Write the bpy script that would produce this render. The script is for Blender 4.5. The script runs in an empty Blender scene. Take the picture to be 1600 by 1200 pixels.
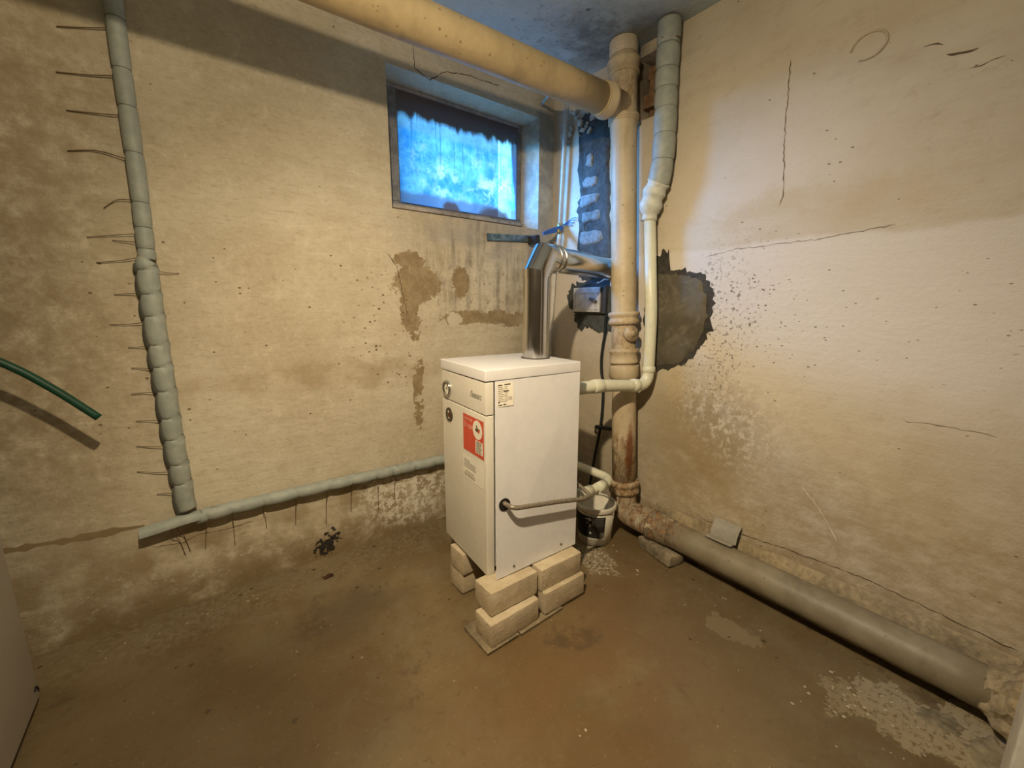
import bpy, bmesh, math, random
from mathutils import Vector, Matrix, noise as mnoise
from math import sin, cos, pi, radians as RAD

S = bpy.context.scene
COL = S.collection
RND = random.Random(7)
H = 2.2692                                    # room height

# ------------------------------------------------------------------ camera
cam_d = bpy.data.cameras.new('camera')
cam = bpy.data.objects.new('camera', cam_d); COL.objects.link(cam)
cam_d.sensor_width = 36; cam_d.lens = 14.448; cam_d.clip_start = 0.01
_r = Vector((0.7967623, -0.6042822, 0.0035793)); _u = Vector((0.1118129, 0.1532439, 0.9818422)); _f = Vector((0.5938583, 0.7818947, -0.1896655))
cam.matrix_world = Matrix(((_r.x, _u.x, -_f.x, -1.7091), (_r.y, _u.y, -_f.y, -1.8672), (_r.z, _u.z, -_f.z, 1.1412), (0, 0, 0, 1)))
S.camera = cam
# ------------------------------------------------------------------ sky, lamps, exposure
wd = bpy.data.worlds.new('sky'); S.world = wd; wd.use_nodes = True
_bg = wd.node_tree.nodes['Background']; _bg.inputs[0].default_value = (0.42, 0.72, 1.0, 1); _bg.inputs[1].default_value = 1.3
def lamp(name, kind, loc, energy, colour, **kw):
    d = bpy.data.lights.new(name, kind); d.energy = energy; d.color = colour
    for k, v in kw.items(): setattr(d, k, v)
    o = bpy.data.objects.new(name, d); COL.objects.link(o); o.location = loc
    return o
bulb = lamp('bulb_light', 'POINT', (-1.62, -1.45, 1.86), 28.5, (1.0, 0.80, 0.52), shadow_soft_size=0.022)
fill = lamp('centre_fill_spot', 'SPOT', (-1.62, -1.45, 1.86), 99, (1.0, 0.80, 0.53), shadow_soft_size=0.022, spot_size=RAD(130), spot_blend=1.0)  # added spot at the bulb's place, brightens the middle around the boiler
fill.rotation_euler = (Vector((-0.72, -0.68, 0.5)) - Vector(fill.location)).to_track_quat('-Z', 'Y').to_euler()
day = lamp('daylight', 'AREA', (-1.75, 1.05, 2.45), 900, (0.33, 0.64, 1.0), shape='RECTANGLE', size=1.5, size_y=1.2)
day.rotation_euler = (Vector((-0.45, 0.0, 1.8)) - Vector(day.location)).to_track_quat('-Z', 'Y').to_euler()
S.view_settings.view_transform = 'Standard'; S.view_settings.look = 'None'
S.cycles.max_bounces = 7; S.cycles.diffuse_bounces = 4; S.cycles.transparent_max_bounces = 8
S.view_settings.gamma = 1; S.view_settings.exposure = 0.0
try: S.view_settings.use_curve_mapping = False
except Exception: pass

# ------------------------------------------------------------------ object helpers
WM = {}                                       # world matrix of every empty / part
def tag(o, label=None, cat=None, group=None, kind=None):
    if label: o['label'] = label
    if cat: o['category'] = cat
    if group: o['group'] = group
    if kind: o['kind'] = kind
    return o
def empty(name, loc, rz=0, **kw):
    o = bpy.data.objects.new(name, None); COL.objects.link(o)
    o.location = loc; o.rotation_euler = (0, 0, rz); o.empty_display_size = 0.05
    WM[o.name] = Matrix.Translation(loc) @ Matrix.Rotation(rz, 4, 'Z')
    return tag(o, **kw)
def obj(name, bm, mat, parent=None, local=False, smooth=None, **kw):
    """link bm as one mesh object; vertices are world unless local"""
    me = bpy.data.meshes.new(name)
    if parent is not None:
        m = WM[parent.name]
        if not local: bm.transform(m.inverted())
    if smooth is not None:
        for f in bm.faces: f.smooth = True
        for e in bm.edges:
            if len(e.link_faces) == 2 and e.calc_face_angle(0) > RAD(smooth): e.smooth = False
    bm.to_mesh(me); bm.free()
    if mat: me.materials.append(mat)
    o = bpy.data.objects.new(name, me); COL.objects.link(o)
    if parent is not None: o.parent = parent; WM[o.name] = WM[parent.name]
    else: WM[o.name] = Matrix.Identity(4)
    return tag(o, **kw)
def B(): return bmesh.new()
def box(bm, c, s, rot=None, bevel=0, seg=2, jit=0):
    """box centred at c with sizes s, rotated by matrix rot"""
    r = bmesh.ops.create_cube(bm, size=1)
    vs = r['verts']
    for v in vs: v.co = Vector((v.co.x*s[0], v.co.y*s[1], v.co.z*s[2]))
    if jit:
        for v in vs: v.co += Vector([RND.uniform(-jit, jit) for _ in range(3)])
    if bevel:
        es = list({e for v in vs for e in v.link_edges})
        rb = bmesh.ops.bevel(bm, geom=es, offset=bevel, segments=seg, profile=0.6, affect='EDGES')
        vs = list({v for v in vs if v.is_valid} | {v for f in rb['faces'] for v in f.verts})
    m = Matrix.Translation(c) @ (rot.to_4x4() if rot else Matrix.Identity(4))
    for v in vs: v.co = m @ v.co
    return vs
def frames(P):
    P = [Vector(p) for p in P]; n = len(P); T = []
    for i in range(n):
        a = P[max(i-1, 0)]; b = P[min(i+1, n-1)]
        T.append((b-a).normalized())
    up = Vector((0, 0, 1)) if abs(T[0].z) < 0.9 else Vector((0, -1, 0))
    N = (up - T[0]*up.dot(T[0])).normalized(); out = []
    for i in range(n):
        N = (N - T[i]*N.dot(T[i])).normalized()
        out.append((P[i], N, T[i].cross(N), T[i]))
    return out
def tube(bm, P, r, seg=16, cap=True, squash=None):
    """tube along P; r a number or one per point"""
    F = frames(P); R = r if isinstance(r, (list, tuple)) else [r]*len(P); rings = []
    for (p, n, b, t), rr in zip(F, R):
        rings.append([bm.verts.new(p + n*(rr*cos(2*pi*k/seg)) + b*(rr*sin(2*pi*k/seg))) for k in range(seg)])
    for a, c in zip(rings, rings[1:]):
        for k in range(seg):
            f = bm.faces.new((a[k], a[(k+1) % seg], c[(k+1) % seg], c[k])); f.smooth = True
    if cap:
        bm.faces.new(list(reversed(rings[0]))); bm.faces.new(rings[-1])
    return rings
def bez(P, n=8):
    """Catmull-Rom through P"""
    P = [Vector(p) for p in P]; Q = [P[0]*2-P[1]] + P + [P[-1]*2-P[-2]]; out = []
    for i in range(1, len(Q)-2):
        a, b, c, d = Q[i-1:i+3]
        for k in range(n):
            t = k/n
            out.append(0.5*((2*b) + (c-a)*t + (2*a-5*b+4*c-d)*t*t + (3*b-a-3*c+d)*t**3))
    out.append(P[-1]); return out
def bend(P, rad, n=8):
    """polyline with rounded corners of radius rad"""
    P = [Vector(p) for p in P]; out = [P[0]]
    for i in range(1, len(P)-1):
        a = (P[i-1]-P[i]); c = (P[i+1]-P[i]); d = min(rad, a.length*0.49, c.length*0.49)
        s = P[i]+a.normalized()*d; e = P[i]+c.normalized()*d
        for k in range(n+1):
            t = k/n; out.append(s*(1-t)**2 + P[i]*2*t*(1-t) + e*t*t)
    out.append(P[-1]); return out
def dense(P, step):
    P = [Vector(p) for p in P]; out = [P[0]]
    for a, b in zip(P, P[1:]):
        n = max(1, int((b-a).length/step))
        for k in range(1, n+1): out.append(a.lerp(b, k/n))
    return out
def arclen(P):
    s = [0.0]
    for a, b in zip(P, P[1:]): s.append(s[-1] + (Vector(b)-Vector(a)).length)
    return s
def lathe(bm, prof, c, axis=(0, 0, 1), seg=32, closed=False):
    """revolve (r,h) profile about axis at c"""
    ax = Vector(axis).normalized(); u = ax.orthogonal().normalized(); w = ax.cross(u); c = Vector(c); rings = []
    for r, h in prof:
        if r < 1e-6: rings.append([bm.verts.new(c+ax*h)])
        else: rings.append([bm.verts.new(c+ax*h+(u*cos(2*pi*k/seg)+w*sin(2*pi*k/seg))*r) for k in range(seg)])
    for a, b in zip(rings, rings[1:]):
        for k in range(seg):
            k2 = (k+1) % seg
            if len(a) == 1 and len(b) == 1: continue
            if len(a) == 1: bm.faces.new((a[0], b[k2], b[k]))
            elif len(b) == 1: bm.faces.new((a[k], a[k2], b[0]))
            else: bm.faces.new((a[k], a[k2], b[k2], b[k]))
    return rings
def quad(bm, *P): return bm.faces.new([bm.verts.new(p) for p in P])
def plate(bm, O, U, V, u0, u1, v0, v1, n, t):
    """thin plate in plane O + U u + V v, thickness t along n"""
    O, U, V, n = Vector(O), Vector(U), Vector(V), Vector(n)
    c = O + U*(u0+u1)/2 + V*(v0+v1)/2 + n*t/2
    m = Matrix((U, V, n)).transposed()
    return box(bm, c, (u1-u0, v1-v0, t), m)
def blob(bm, O, U, V, n, outline, thick, rings=7, rough=0.004, sub=4, ragged=0.006, seed=0, flat=0.8):
    """domed, ragged patch on a plane: outline in (u,v); thins out to nothing at its rim"""
    O, U, V, n = Vector(O), Vector(U), Vector(V), Vector(n)
    pts = []
    for i, a in enumerate(outline):
        b = outline[(i+1) % len(outline)]
        for k in range(sub):
            t = k/sub; pts.append(Vector((a[0]*(1-t)+b[0]*t, a[1]*(1-t)+b[1]*t, 0)))
    cx = sum(pts, Vector())/len(pts); rr = []
    for i, p in enumerate(pts):
        q = (p-cx); L = q.length
        pts[i] = cx + q*(1 + ragged/L*(mnoise.noise(Vector((p.x*60+seed, p.y*60, 0)))*2 + mnoise.noise(Vector((p.x*150+seed, p.y*150, 5)))))
    def P(q, h): return O + U*q.x + V*q.y + n*h
    ctr = bm.verts.new(P(cx, thick)); last = None
    for j in range(1, rings+1):
        s = j/rings; cur = []
        for p in pts:
            q = cx.lerp(p, s); h = thick*(1 if s < flat else max(0, 1-((s-flat)/(1-flat))**2))
            h += rough*mnoise.noise(Vector((q.x*35+seed, q.y*35, 2)))*(1 if s < 0.999 else 0)
            if j == rings: h = -0.002
            cur.append(bm.verts.new(P(q, h)))
        m = len(cur)
        for k in range(m):
            if last is None: f = bm.faces.new((ctr, cur[k], cur[(k+1) % m]))
            else: f = bm.faces.new((last[k], cur[k], cur[(k+1) % m], last[(k+1) % m]))
            f.smooth = True
        last = cur
    bm.normal_update()
    if sum((f.normal.dot(n) for f in bm.faces)) < 0: bmesh.ops.reverse_faces(bm, faces=bm.faces[:])
def ribbon(bm, pts, w, n, jit=0.004, seed=0, step=0.012, off=0.0008):
    """thin jagged crack: strip of varying width lying on the surface with normal n"""
    n = Vector(n); P = dense(pts, step); rr = random.Random(seed); L = []
    for i, p in enumerate(P):
        t = (P[min(i+1, len(P)-1)]-P[max(i-1, 0)]).normalized(); s = n.cross(t)
        p = p + s*rr.uniform(-jit, jit) + n*off
        ww = w*rr.uniform(0.35, 1.2)*(0.25 if i in (0, len(P)-1) else 1)
        L.append((bm.verts.new(p+s*ww/2), bm.verts.new(p-s*ww/2)))
    for a, b in zip(L, L[1:]): bm.faces.new((a[0], a[1], b[1], b[0]))
def text(name, body, size, mat, parent, loc, rot, align='LEFT', shear=0, ext=0.0002, scale_x=1.0):
    c = bpy.data.curves.new(name, 'FONT'); c.body = body; c.size = size; c.align_x = align; c.shear = shear; c.extrude = ext; c.resolution_u = 2
    c.materials.append(mat); o = bpy.data.objects.new(name, c); COL.objects.link(o)
    bpy.context.view_layer.update(); me = bpy.data.meshes.new_from_object(o); bpy.data.objects.remove(o); bpy.data.curves.remove(c)
    o = bpy.data.objects.new(name, me); COL.objects.link(o)
    o.parent = parent; o.location = loc; o.rotation_euler = rot; o.scale = (scale_x, 1, 1)
    return o

# ------------------------------------------------------------------ material helpers
class M:
    def __init__(s, name, rough=0.8, metal=0.0, spec=0.3):
        s.m = bpy.data.materials.new(name); s.m.use_nodes = True; s.t = s.m.node_tree
        s.b = s.t.nodes['Principled BSDF']; s.b.inputs['Roughness'].default_value = rough
        s.b.inputs['Metallic'].default_value = metal; s.b.inputs['Specular IOR Level'].default_value = spec
        s._pos = None
    def n(s, typ, ins=None, **pr):
        k = s.t.nodes.new('ShaderNode'+typ)
        for a, b in pr.items(): setattr(k, a, b)
        for a, b in (ins or {}).items(): s.put(k.inputs[a], b)
        return k
    def put(s, sock, v):
        if isinstance(v, bpy.types.NodeSocket): s.t.links.new(v, sock)
        elif isinstance(v, tuple) and len(v) == 3 and sock.type == 'RGBA': sock.default_value = (*v, 1)
        else: sock.default_value = v
    @property
    def pos(s):
        if s._pos is None: s._pos = s.n('NewGeometry').outputs['Position']
        return s._pos
    def local(s): return s.n('TexCoord').outputs['Object']
    def noise(s, scale, detail=4, rough=0.55, vec=None, dist=0, sc=None, col=False):
        vec = vec or s.pos
        if sc: vec = s.n('VectorMath', {0: vec, 1: sc}, operation='MULTIPLY').outputs[0]
        k = s.n('TexNoise', {'Vector': vec, 'Scale': scale, 'Detail': detail, 'Roughness': rough, 'Distortion': dist})
        return k.outputs['Color' if col else 'Fac']
    def math(s, op, a, b=0.0, c=0.0, clamp=False):
        return s.n('Math', {0: a, 1: b, 2: c}, operation=op, use_clamp=clamp).outputs[0]
    def mul(s, a, b): return s.math('MULTIPLY', a, b)
    def add(s, a, b): return s.math('ADD', a, b)
    def mx(s, a, b): return s.math('MAXIMUM', a, b)
    def rng(s, v, a, b, c=0.0, d=1.0):
        return s.n('MapRange', {0: v, 1: a, 2: b, 3: c, 4: d}, interpolation_type='SMOOTHSTEP').outputs[0]
    def mix(s, f, a, b):
        k = s.n('Mix', data_type='RGBA'); s.put(k.inputs[0], f); s.put(k.inputs[6], a); s.put(k.inputs[7], b); return k.outputs[2]
    def xyz(s, vec=None):
        k = s.n('SeparateXYZ', {0: vec or s.pos}); return k.outputs
    def warp(s, amt, scale=9, detail=5, rough=0.65):
        k = s.noise(scale, detail, rough, col=True)
        k = s.n('VectorMath', {0: k, 1: (0.5, 0.5, 0.5)}, operation='SUBTRACT').outputs[0]
        k = s.n('VectorMath', {0: k, 3: amt*2}, operation='SCALE').outputs[0]
        return s.n('VectorMath', {0: s.pos, 1: k}, operation='ADD').outputs[0]
    def ell(s, vec, c, r, soft=0.15):
        """1 inside the ellipsoid c,r, 0 outside"""
        k = s.n('VectorMath', {0: vec, 1: c}, operation='SUBTRACT').outputs[0]
        k = s.n('VectorMath', {0: k, 1: r}, operation='DIVIDE').outputs[0]
        k = s.n('VectorMath', {0: k}, operation='LENGTH').outputs['Value']
        return s.rng(k, 1-soft, 1+soft, 1, 0)
    def pits(s, scale, size, share, sc=(1, 1, 1), vec=None):
        """scattered spots; share = part of cells that hold one"""
        v = s.n('VectorMath', {0: vec or s.pos, 1: sc}, operation='MULTIPLY').outputs[0]
        k = s.n('TexVoronoi', {'Vector': v, 'Scale': scale, 'Randomness': 1.0})
        c = s.n('SeparateColor', {0: k.outputs['Color']}).outputs
        rad = s.mul(s.rng(c[0], 1-share, 1.0, 0.15, 1), size*scale)
        on = s.math('GREATER_THAN', c[0], 1-share)
        d = s.math('SUBTRACT', rad, k.outputs['Distance'])
        return s.mul(s.rng(d, 0, 0.12*size*scale+0.01), on)
    def bump(s, h, dist, strength=1.0, prev=None):
        k = s.n('Bump', {'Height': h, 'Distance': dist, 'Strength': strength})
        if prev is not None: s.put(k.inputs['Normal'], prev)
        return k.outputs[0]
    def out(s, col=None, rough=None, normal=None, **kw):
        if col is not None: s.put(s.b.inputs['Base Color'], col)
        if rough is not None: s.put(s.b.inputs['Roughness'], rough)
        if normal is not None: s.put(s.b.inputs['Normal'], normal)
        for k, v in kw.items(): s.put(s.b.inputs[k], v)
        return s.m
def plain(name, col, rough=0.6, metal=0.0, spec=0.35, var=0.12, scale=40, bump=0.0):
    """one colour with slight mottling and grime"""
    m = M(name, rough, metal, spec); k = m.noise(scale, 4, 0.6); q = m.noise(scale*0.17, 3)
    f = m.add(m.mul(k, 0.6), m.mul(q, 0.6))
    d = tuple(c*(1-var*1.6) for c in col); l = tuple(min(1, c*(1+var)) for c in col)
    c = m.mix(m.rng(f, 0.35, 0.85), d, l)
    return m.out(c, normal=m.bump(k, 0.002, bump) if bump else None)

# ---- plaster walls
def plaster_common(m, axis):
    sc = (1, 1, 1)
    big = m.noise(1.6, 4, 0.6); mid = m.noise(7, 5, 0.6); fine = m.noise(55, 4, 0.65); grit = m.noise(190, 3, 0.6)
    streak = m.noise(6, 5, 0.6, sc=(0.6, 0.6, 5.0))
    return big, mid, fine, grit, streak
def mat_wall_left():
    m = M('plaster_left', 0.88, spec=0.2); big, mid, fine, grit, streak = plaster_common(m, 'x')
    z = m.xyz()[2]; x = m.xyz()[0]
    w1 = m.warp(0.05, 14, 6, 0.7); w2 = m.warp(0.14, 5, 6, 0.68)
    base = m.mix(m.rng(big, 0.35, 0.65), (0.50, 0.43, 0.31), (0.62, 0.56, 0.43))
    base = m.mix(m.mul(m.rng(streak, 0.4, 0.75), 0.45), base, (0.46, 0.39, 0.27))
    base = m.mix(m.mul(m.rng(fine, 0.42, 0.7), 0.35), base, (0.66, 0.60, 0.48))
    peel = m.noise(34, 6, 0.76); mott = m.noise(15, 6, 0.74)
    base = m.mix(m.mul(m.rng(mott, 0.50, 0.66), 0.26), base, (0.40, 0.325, 0.21))
    base = m.mix(m.mul(m.rng(m.noise(48, 6, 0.72, sc=(0.55, 0.55, 1.7)), 0.50, 0.66), 0.40), base, (0.34, 0.27, 0.165))
    base = m.mix(m.mul(m.rng(mott, 0.36, 0.46, 1, 0), 0.35), base, (0.72, 0.66, 0.53))
    def frag(v, k=2.3): return m.rng(m.add(v, m.mul(m.math('SUBTRACT', peel, 0.5), k)), 0.44, 0.54)
    def lay(base, mask, col, amt=1.0):
        return m.mix(m.mul(mask, amt), base, col)
    # grime that grows towards the outer left and along the old damp band
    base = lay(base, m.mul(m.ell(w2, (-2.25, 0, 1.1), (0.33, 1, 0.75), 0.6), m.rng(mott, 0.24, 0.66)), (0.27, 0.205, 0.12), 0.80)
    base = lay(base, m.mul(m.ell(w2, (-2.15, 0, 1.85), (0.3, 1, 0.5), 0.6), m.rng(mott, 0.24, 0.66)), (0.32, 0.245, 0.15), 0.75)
    base = lay(base, m.mul(m.ell(w2, (-1.25, 0, 0.835), (0.55, 1, 0.055), 0.6), m.rng(mid, 0.3, 0.6)), (0.36, 0.27, 0.16), 0.6)
    # damp, mottled foot of the wall
    zf = m.n('SeparateXYZ', {0: w2}).outputs[2]
    foot = m.rng(zf, 0.24, 0.42, 1, 0)
    base = lay(base, m.mul(foot, m.rng(mid, 0.3, 0.62)), (0.30, 0.23, 0.13), 0.85)
    salt = m.mul(m.rng(m.noise(24, 6, 0.75), 0.54, 0.62), m.rng(zf, 0.04, 0.30, 0.75, 0))
    base = lay(base, salt, (0.68, 0.64, 0.54), 0.8)
    base = lay(base, m.mul(m.rng(zf, 0.02, 0.15, 1, 0), m.rng(mid, 0.2, 0.5)), (0.21, 0.15, 0.075), 0.85)
    white2 = m.mul(m.ell(w2, (-0.96, 0, 0.2), (0.22, 1, 0.13), 0.5), m.rng(m.noise(30, 6, 0.75), 0.46, 0.55))
    base = lay(base, white2, (0.78, 0.74, 0.64), 0.9)
    # grey wash-down under the window
    drip = m.noise(22, 4, 0.6, sc=(1, 1, 0.10))
    under = m.mul(m.ell(w1, (-0.45, 0, 1.33), (0.42, 1, 0.26), 0.35), m.rng(drip, 0.42, 0.66))
    base = lay(base, m.mul(under, m.rng(mott, 0.3, 0.6)), (0.24, 0.205, 0.16), 0.85)
    under2 = m.ell(w2, (-0.42, 0, 1.50), (0.46, 1, 0.10), 0.5)
    base = lay(base, m.mul(under2, m.rng(mid, 0.35, 0.6)), (0.36, 0.33, 0.29), 0.6)
    spots = m.mul(m.ell(w2, (-0.5, 0, 1.25), (0.40, 1, 0.2), 0.5), m.rng(m.noise(45, 5, 0.7, sc=(1, 1, 0.45)), 0.56, 0.64))
    base = lay(base, spots, (0.24, 0.19, 0.13), 0.75)
    # paint flaked off down to brown render
    br = m.mx(m.ell(w1, (-0.89, 0, 1.34), (0.075, 1, 0.042), 0.55), m.ell(w1, (-0.85, 0, 1.235), (0.12, 1, 0.085), 0.55))
    br = m.mx(br, m.ell(w1, (-0.90, 0, 1.10), (0.05, 1, 0.10), 0.55))
    br = m.mx(br, m.ell(w1, (-0.62, 0, 1.25), (0.05, 1, 0.07), 0.6))
    br = m.mx(br, m.ell(w1, (-0.48, 0, 1.075), (0.27, 1, 0.034), 0.55))
    br = m.mx(br, m.ell(w1, (-0.27, 0, 1.06), (0.15, 1, 0.04), 0.55))
    br = m.mx(br, m.mul(m.ell(w1, (-0.87, 0, 0.78), (0.03, 1, 0.32), 0.4), m.rng(mid, 0.42, 0.55)))
    br = frag(br); brc = m.mix(m.rng(mott, 0.4, 0.62), (0.23, 0.165, 0.085), (0.34, 0.26, 0.15))
    base = m.mix(m.mul(br, 0.92), base, brc)
    isl = m.ell(w1, (-0.66, 0, 1.068), (0.045, 1, 0.024), 0.15)
    base = lay(base, isl, (0.6, 0.54, 0.42), 0.95)
    # darker brown beside the window and down the wall corner
    base = lay(base, m.mul(m.ell(w1, (-0.06, 0, 1.9), (0.09, 1, 0.38), 0.4), m.rng(mid, 0.35, 0.6)), (0.28, 0.25, 0.2), 0.75)
    base = lay(base, m.mul(m.ell(w2, (-0.14, 0, 0.9), (0.16, 1, 0.5), 0.5), m.rng(streak, 0.3, 0.6)), (0.36, 0.30, 0.19), 0.6)
    base = lay(base, m.mul(m.ell(w2, (-0.1, 0, 0.45), (0.3, 1, 0.45), 0.5), m.rng(mid, 0.3, 0.6)), (0.34, 0.31, 0.24), 0.55)
    # pits
    zone = m.mx(m.ell(w2, (-1.5, 0, 1.0), (0.75, 1, 0.36), 0.4), 0.15)
    p = m.mul(m.pits(30, 0.006, 0.42, (1, 1, 1.4)), m.math('GREATER_THAN', m.add(zone, m.mul(mid, 0.3)), 0.55))
    p2 = m.mul(m.pits(44, 0.007, 0.5, (1, 1, 1.2)), m.ell(w2, (-1.0, 0, 1.02), (0.17, 1, 0.27), 0.4))
    p3 = m.mul(m.pits(31, 0.0055, 0.16, (1, 1, 2.0)), m.rng(m.noise(5, 3), 0.52, 0.58))
    pp = m.mx(m.mx(p, p2), p3)
    base = lay(base, pp, (0.16, 0.11, 0.06), 0.9)
    h = m.add(m.add(m.mul(mid, 0.5), m.mul(fine, 0.25)), m.add(m.mul(grit, 0.08), m.mul(streak, 0.25)))
    return m.out(base, normal=m.bump(h, 0.012, 0.75))
def mat_wall_right():
    m = M('plaster_right', 0.88, spec=0.2); big, mid, fine, grit, streak = plaster_common(m, 'y')
    streak = m.noise(6, 5, 0.6, sc=(0.6, 0.6, 4.0))
    w1 = m.warp(0.05, 14, 6, 0.7); w2 = m.warp(0.16, 4, 6, 0.68)
    zf = m.n('SeparateXYZ', {0: w2}).outputs[2]
    def lay(base, mask, col, amt=1.0): return m.mix(m.mul(mask, amt), base, col)
    base = m.mix(m.rng(big, 0.35, 0.65), (0.52, 0.45, 0.34), (0.60, 0.54, 0.43))
    base = lay(base, m.mul(m.rng(streak, 0.4, 0.75), 0.35), (0.47, 0.39, 0.27))
    peel = m.noise(34, 6, 0.76); mott = m.noise(13, 6, 0.74, sc=(1, 1, 1.6))
    base = lay(base, m.mul(m.rng(mott, 0.52, 0.66), 0.35), (0.42, 0.345, 0.23))
    base = lay(base, m.mul(m.rng(peel, 0.58, 0.70), 0.30), (0.36, 0.29, 0.19))
    # paler lime wash below the day joint
    zj = m.add(m.xyz()[2], m.mul(m.math('SUBTRACT', m.noise(2.5, 4), 0.5), 0.10))
    pale = m.mul(m.rng(zj, 1.36, 1.385, 1, 0), m.rng(zf, 0.72, 1.0, 0, 1))
    base = lay(base, pale, (0.66, 0.61, 0.55), 0.75)
    base = lay(base, m.ell(w2, (0, -1.1, 1.62), (1, 0.32, 0.22), 0.6), (0.66, 0.60, 0.53), 0.6)  # pale pool of window daylight, painted into the wall colour
    base = lay(base, m.mul(m.ell(w2, (0, -1.25, 1.47), (1, 0.35, 0.05), 0.6), m.rng(mid, 0.3, 0.6)), (0.47, 0.37, 0.22), 0.5)
    # damp brown lower half
    damp = m.rng(zf, 0.35, 0.85, 1, 0)
    base = lay(base, m.mul(damp, m.rng(mott, 0.25, 0.6)), (0.38, 0.30, 0.185), 0.8)
    base = lay(base, m.mul(m.ell(w2, (0, -0.95, 0.58), (1, 0.24, 0.26), 0.5), m.rng(mid, 0.2, 0.5)), (0.31, 0.235, 0.12), 0.8)
    base = lay(base, m.mul(m.ell(w2, (0, -0.93, 0.80), (1, 0.2, 0.09), 0.5), 0.7), (0.56, 0.46, 0.28), 0.7)
    base = lay(base, m.rng(zf, 0.12, 0.22, 1, 0), (0.27, 0.20, 0.12), 0.8)
    salt = m.mul(m.rng(peel, 0.49, 0.58), m.ell(w2, (0, -1.13, 0.70), (1, 0.22, 0.22), 0.6))
    base = lay(base, salt, (0.66, 0.59, 0.45), 0.7)
    salt2 = m.mul(m.rng(m.noise(26, 6, 0.78), 0.56, 0.63), m.mul(m.rng(zf, 0.2, 0.5, 1, 0), 0.8))
    base = lay(base, salt2, (0.55, 0.48, 0.36), 0.75)
    base = lay(base, m.mul(m.ell(w2, (0, -0.5, 0.5), (1, 0.35, 0.7), 0.5), m.rng(mid, 0.3, 0.6)), (0.40, 0.36, 0.28), 0.55)
    base = lay(base, m.mul(m.ell(w2, (0, -.61, 2.16), (1, .11, .17), 0.5), m.rng(mid, 0.25, 0.55)), (0.15, 0.12, 0.085), 0.85)  # mould and shade between stack and foam pipe, put into the wall colour
    # dark fringe of specks round the cement repair
    fr = m.mul(m.ell(w2, (0, -1.02, 1.02), (1, 0.14, 0.33), 0.5), m.rng(m.noise(60, 4, 0.7), 0.55, 0.62))
    base = lay(base, fr, (0.17, 0.14, 0.10), 0.85)
    clus = m.rng(m.noise(11, 4, 0.7), 0.45, 0.51)
    p = m.mul(m.pits(36, 0.0045, 0.40, (1, 1, 2.0)), m.mul(clus, m.ell(w2, (0, -1.4, 1.14), (1, 0.55, 0.24), 0.5)))
    p2 = m.mul(m.pits(58, 0.005, 0.5, (1, 1, 1.5)), m.mul(clus, m.ell(w2, (0, -1.12, 1.1), (1, 0.16, 0.25), 0.5)))
    p3 = m.mul(m.pits(31, 0.005, 0.16, (1, 1, 2.0)), m.rng(m.noise(5, 3), 0.52, 0.58))
    pp = m.mx(m.mx(p, p2), p3)
    base = lay(base, pp, (0.15, 0.11, 0.07), 0.9)
    h = m.add(m.add(m.mul(mid, 0.45), m.mul(fine, 0.22)), m.add(m.mul(grit, 0.07), m.mul(streak, 0.25)))
    return m.out(base, normal=m.bump(h, 0.011, 0.7))
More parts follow.
